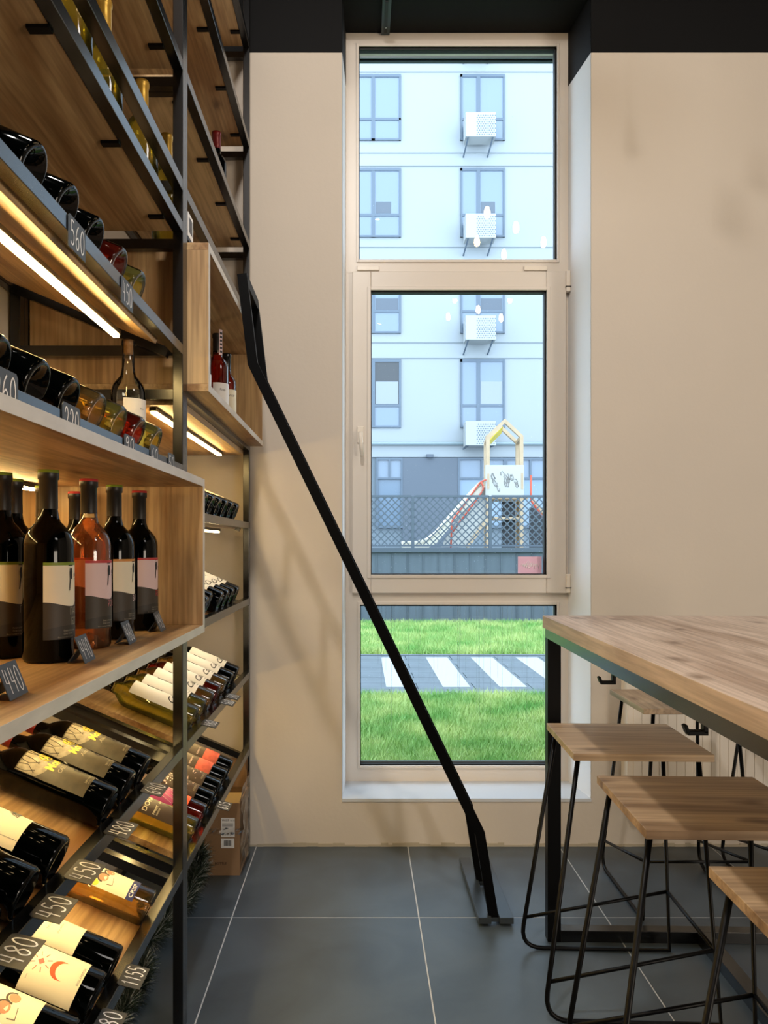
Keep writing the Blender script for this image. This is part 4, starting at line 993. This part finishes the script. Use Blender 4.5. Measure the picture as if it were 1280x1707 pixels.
# fence
FEN = mat('anthracite_fence', srgb(84, 98, 110), .5)
fe = thing('mesh_fence', 'anthracite diamond mesh fence on the retaining wall', 'fence', (1, 12.9, 1.17))
kf = 12.9/F; FX = lambda u: (u-U0)*kf
step = 129*kf; zf0, zf1 = 1.22, 2.0
for i in range(-5, 7):
    xp = FX(688)+i*step; B(xp-.025, 12.875, 1.17, xp+.025, 12.925, zf1).build('post', FEN, fe)
    mb = MB(); a, b = xp+.025, xp+step-.025; hgt = zf1-zf0; dd = .116; 
    s = a-hgt
    while s < b:
        for sg in (1, -1):
            # line x = s+t (sg=1) from bottom, or mirrored
            t0, t1 = max(0, a-s), min(hgt, b-s)
            if t1-t0 > .01:
                za, zb_ = (zf0+t0, zf0+t1) if sg == 1 else (zf1-t0, zf1-t1)
                mb.bar((s+t0, 12.9+.003*sg, za), (s+t1, 12.9+.003*sg, zb_), (0, .003, 0), .0095)
        s += dd
    mb.build('mesh_panel', FEN, fe, stuff=True)
    B(a, 12.885, zf1-.02, b, 12.915, zf1+.02).build('top_rail', FEN, fe); B(a, 12.885, zf0-.03, b, 12.915, zf0).build('bottom_rail', FEN, fe)
# playground tower, Y 15
YP = 15.0; kp = YP/F; PX = lambda u: (u-U0)*kp; PZ = lambda v: CH-(v-V0)*kp; zp = 1.15
PINE = mat('pine_timber', srgb(222, 196, 160), .7, var=.08, vscale=6); WHP = mat('white_play_panel', srgb(236, 238, 232), .5); YP_ = mat('yellow_panel', srgb(226, 206, 40), .45); RTU = mat('orange_red_tube', srgb(224, 96, 70), .45); DKM = mat('dark_net', srgb(52, 56, 60), .7)
pg = thing('playground_tower', 'pine playground tower with house shaped frame, slide and white panel', 'playground', (PX(840), YP, zp))
def housef(y, du):
    mb = MB(); w_ = .032; pts = [(PX(813+du), zp), (PX(813+du), PZ(728)), (PX(841+du), PZ(702)), (PX(869+du), PZ(728)), (PX(869+du), zp)]
    for i in range(4):
        a, b = Vector((pts[i][0], y, pts[i][1])), Vector((pts[i+1][0], y, pts[i+1][1])); d_ = (b-a).normalized(); mb.bar(a-d_*.02, b+d_*.02, (0, .045-.003*i, 0), w_)
    mb.build('house_frame', PINE, pg)
housef(YP, 0); housef(YP+.9, 9)
for du in (0, 56): MB().bar((PX(813+du), YP, PZ(728)), (PX(822+du)+.0, YP+.9, PZ(728)), (.03, 0, 0), .03).build('beam', PINE, pg)
MB().add([(PX(818), YP+.05, PZ(733)), (PX(839), YP+.05, PZ(712)), (PX(849), YP+.85, PZ(712)), (PX(828), YP+.85, PZ(733))]+[(PX(818), YP+.05, PZ(731)), (PX(839), YP+.05, PZ(710)), (PX(849), YP+.85, PZ(710)), (PX(828), YP+.85, PZ(731))],
   [(0,3,2,1),(4,5,6,7),(0,1,5,4),(1,2,6,5),(2,3,7,6),(3,0,4,7)]).build('roof_panel', YP_, pg)
wp = B(PX(808), YP-.08, PZ(827), PX(872), YP-.05, PZ(776)).build('play_panel', WHP, pg, 'white play panel with drawn doodles')
k = MB(); random.seed(8); 
for q in range(16):
    u, v = random.uniform(820, 862), random.uniform(786, 816); k.tube([(PX(u+4*math.cos(t*.9+q)*random.uniform(.4, 1)), YP-.083, PZ(v+5*math.sin(t*1.1+q))) for t in range(6)], .007, 4)
k.build('doodle', INKG, wp)
B(PX(811), YP-.085, PZ(816), PX(814.5), YP-.079, PZ(790)).build('slot', PINE, wp); B(PX(867), YP-.085, PZ(816), PX(870.5), YP-.079, PZ(789)).build('slot', PINE, wp)
MB().add([(PX(872), YP-.05, PZ(827)), (PX(882), YP+.85, PZ(827)), (PX(882), YP+.85, PZ(781)), (PX(872), YP-.05, PZ(776)), (PX(873), YP-.05, PZ(827)), (PX(883), YP+.85, PZ(827)), (PX(883), YP+.85, PZ(781)), (PX(873), YP-.05, PZ(776))], [(0,1,2,3),(7,6,5,4),(0,4,5,1),(1,5,6,2),(2,6,7,3),(3,7,4,0)]).build('side_panel', WHP, pg)
B(PX(879), YP+.8, zp, PX(887), YP+.9, PZ(774)).build('ladder_post', PINE, pg)
B(PX(822), YP, PZ(866), PX(868), YP+.8, PZ(862)).build('deck', PINE, pg)
B(PX(810), YP, PZ(832), PX(880), YP+.85, PZ(828)).build('deck', PINE, pg)
B(PX(841), YP+.3, zp, PX(864), YP+.33, PZ(835)).build('net_panel', DKM, pg); B(PX(888), YP+.3, zp, PX(912), YP+.33, PZ(845)).build('net_panel', DKM, pg)
# slide
sl = [(805, 800), (790, 815), (770, 838), (745, 866), (728, 886), (712, 898), (695, 903), (671, 903)]
mb = MB(); vs = []
for u, v in sl:
    c = (PX(u), PZ(v+8)); 
    for (yy, dz) in ((YP-.05, .10), (YP, .0), (YP+.42, .0), (YP+.47, .10)): vs.append((c[0], yy, c[1]+dz))
mb.add(vs, [(i*4+j, i*4+j+1, (i+1)*4+j+1, (i+1)*4+j) for i in range(len(sl)-1) for j in range(3)], True)
so = mb.build('slide', mat('cream_slide', srgb(232, 226, 206), .4), pg); sm = so.modifiers.new('s', 'SOLIDIFY'); sm.thickness = .03
mb = MB(); pl = [(PX(u), PZ(v+6)) for u, v in sl]+[(PX(u-2), PZ(min(v+20, 915))) for u, v in reversed(sl)]; mb.prism(pl, YP-.10, YP-.06); mb.build('slide_side', bpy.data.materials['cream_slide'], pg)
mb = MB(); pl = [(PX(u), PZ(v)) for u, v in ((805, 812), (760, 872), (742, 900), (735, 912), (778, 912), (812, 866), (812, 812))]; mb.prism(pl, YP+.05, YP+.10); mb.build('side_board', WHP, pg)
MB().tube(fillet([(PX(809), YP-.12, PZ(801)), (PX(800), YP-.12, PZ(803)), (PX(772), YP-.12, PZ(842)), (PX(752), YP-.12, PZ(868)), (PX(750), YP-.12, zp)], .08), .018, 6).build('handrail', RTU, pg)
MB().tube(fillet([(PX(800), YP-.14, PZ(804)), (PX(805), YP-.14, PZ(815)), (PX(798), YP-.14, PZ(826)), (PX(752), YP-.14, PZ(888))], .08), .018, 6).build('handrail', RTU, pg)
MB().tube([(PX(883), YP-.1, PZ(793)), (PX(883), YP-.1, PZ(835)), (PX(908), YP-.1, PZ(870))], .022, 6).build('handrail', RTU, pg)
MB().bar((PX(812), YP, PZ(866)), (PX(778), YP, zp+.02), (0, .05, 0), .03).build('brace', PINE, pg)
MB().bar((PX(886), YP, PZ(832)), (PX(935), YP, zp+.3), (0, .05, 0), .03).build('climbing_ramp', PINE, pg)
# building
YF = 24.0; kb = YF/F; BX = lambda u: (u-U0)*kb; BZ = lambda v: CH-(v-V0)*kb
FAC = mat('white_render', srgb(226, 236, 242), .85); FRM = mat('slate_window_frame', srgb(120, 138, 156), .5); LINE = mat('grey_joint', srgb(160, 176, 186), .8); DPAN = mat('dark_grey_panel', srgb(98, 108, 120), .6)
PGL = mat('reflective_pane', srgb(170, 192, 216), .06, spec=.6); PGD = mat('dark_pane', srgb(58, 62, 66), .1); CUR = mat('pale_curtain', srgb(206, 216, 224), .6); ACM = mat('white_perforated_metal', srgb(232, 238, 238), .5)
bl = thing('apartment_building', 'white apartment building with slate framed windows across the yard', 'building', (BX(740), YF, 0))
cols = [(592, 668), (767, 841), (942, 1016), (417, 491)]
rows = [(-34, 80), (125, 235), (281, 396), (443, 556), (599, 713)]
B(BX(-200), YF, BZ(762), BX(1500), YF+8, BZ(-400)).build('facade', FAC, bl)
B(BX(-200), YF+.05, ZG, BX(1500), YF+8, BZ(762)).build('ground_floor', mat('grey_blue_render', srgb(160, 176, 188), .8), bl)
for v in (120, 255, 277, 412, 434, 571, 597): B(BX(-200), YF-.02, BZ(v+.8), BX(1500), YF+.01, BZ(v)).build('joint_line', LINE, bl)
for ci, (ua, ub) in enumerate(cols):
    for ri, (va, vb) in enumerate(rows):
        wf = MB(); t_ = 3.2; um = ua+30; vt = va+(vb-va)*.68
        for a in ((ua, ua+t_, va, vb), (ub-t_, ub, va, vb), (um-3, um+3, va, vb), (ua, ub, va, va+5), (ua, ub, vb-3, vb), (ua, ub, vt-2, vt+2)): wf.box(BX(a[0]), YF-.05-.0005*(a[2]+a[0]) % .01, BZ(a[3]), BX(a[1]), YF+.02, BZ(a[2]))
        f_ = wf.build('window', FRM, bl)
        for (a, b, c, d_) in ((ua+t_, um-3, va+5, vt-2), (um+3, ub-t_, va+5, vt-2), (ua+t_, um-3, vt+2, vb-3), (um+3, ub-t_, vt+2, vb-3)):
            m_ = PGD if (ci == 0 and ri == 4 and c < vt-5) else PGL
            B(BX(a), YF-.03, BZ(d_), BX(b), YF-.015, BZ(c)).build('pane', m_, f_)
        if ri in (2, 3, 4):
            q = 12 if ri == 2 else 0
            B(BX(um+4), YF-.034, BZ(vt-3), BX(ub-t_-1-q), YF-.031, BZ(vt-(22 if ri < 4 else 40))).build('curtain', CUR if ri == 4 else DPAN, f_)
        if ci == 1:
            off = ua-767; va2 = (52, 208, 372, 537, 708)[ri]; x0, x1, z1, z0 = BX(771+off), BX(820+off), BZ(va2), BZ(va2+39)
            ac = thing('air_conditioner', 'white perforated air conditioner box %s' % ('above the part seen', 'highest in the upper pane', 'lower in the upper pane', 'highest in the casement pane', 'just above the playground')[ri] if ci == 1 else 'white perforated air conditioner box on the hidden left part of the building', 'air conditioner', (x0, YF-.5, z0), 0, 'air conditioner boxes on the building')
            B(x0, YF-.70, z0, x1, YF-.2, z1).build('cover', ACM, ac)
            k = MB(); cx_ = x0+.34
            while cx_ < x1-.04:
                cz = z0+.05; jj = 0
                while cz < z1-.05:
                    xx = cx_+(.035 if jj % 2 else 0); k.add([(xx+.021*math.cos(t), YF-.703, cz+.021*math.sin(t)) for t in (0, 1.05, 2.09, 3.14, 4.19, 5.24)], [(0,1,2,3,4,5)]); cz += .062; jj += 1
                cx_ += .07
            k.build('perforation', FRM, ac, stuff=True)
            if True:
                for xq in (x0+.08, x1-.08): MB().bar((xq, YF-.65, z0), (xq-.06, YF-.01, z0-(.28 if ri < 4 else .03)), (.02, 0, 0), .015).build('bracket', FRM, ac)
MB().tube([(BX(-200), YF-.08, BZ(740)), (BX(1500), YF-.08, BZ(740))], .05, 8).build('pipe', mat('grey_pipe', srgb(150, 168, 174), .5), bl)
B(BX(671), YF-.04, ZG, BX(763), YF+.06, BZ(763)).build('dark_panel', DPAN, bl)
for a, b in ((627, 671), (763, 842), (842, 925), (540, 600)):
    wf = MB(); 
    for q in ((a, a+3, 763.5, 880), (b-3, b, 763, 880), (a, b, 763, 767), (a, b, 796, 799), (a, b, 876, 880), ((a+b)/2-1.5, (a+b)/2+1.5, 763, 797)): wf.box(BX(q[0]), YF-.05-.0007*(q[0]+q[2]) % .01, BZ(q[3]), BX(q[1]), YF+.05, BZ(q[2]))
    f_ = wf.build('window', FRM, bl); B(BX(a+3), YF, BZ(796), BX(b-3), YF+.04, BZ(767)).build('pane', PGL, f_); B(BX(a+3), YF, BZ(876), BX(b-3), YF+.04, BZ(799)).build('pane', mat('hazy_pane', srgb(120, 140, 160), .15), f_)
B(BX(710), YF-.15, BZ(763), BX(722), YF, BZ(758)).build('wall_lamp', DPAN, bl)
# lintel outside
struct(B(OXL-.1, WYI+.251, OZT+.03, OXR+.1, WYI+.27, OZT+.4).build('trim_2', mat('dark_lintel', srgb(70, 80, 88), .6)))
for m_ in (PGL, CUR, FAC, FRM, LINE, DPAN, ACM, CON, FEN, PAV, PAVW, PINE, WHP, YP_, RTU, GM, GRASSB) + tuple(bpy.data.materials[q] for q in ('paver_joint', 'dark_coping', 'podium_paving', 'cream_slide', 'grey_blue_render', 'grey_pipe', 'hazy_pane')):
    nd = m_.node_tree.nodes; k_ = {'white_render': .385, 'slate_window_frame': .5, 'yellow_panel': .9, 'grass_blades': .85, 'lawn_soil': .7, 'dark_grey_panel': .75, 'grey_render': .7, 'anthracite_fence': .7, 'dark_coping': .7, 'grey_paver': .55, 'pine_timber': .6, 'cream_slide': .62, 'white_play_panel': .5, 'orange_red_tube': .6, 'hazy_pane': .7, 'grey_pipe': .7}.get(m_.name, .42)
    c_ = nd['Principled BSDF'].inputs['Base Color']; c_.default_value = tuple(q*k_ for q in c_.default_value[:3])+(1,)
    for q in nd:
        if q.type == 'VALTORGB':
            for e in q.color_ramp.elements: e.color = tuple(t*k_ for t in e.color[:3])+(1,)

for o in bpy.data.objects:
    for kk in ('_w', 'used'):
        if kk in o: del o[kk]
    if o.parent is not None and 'category' in o: del o['category']
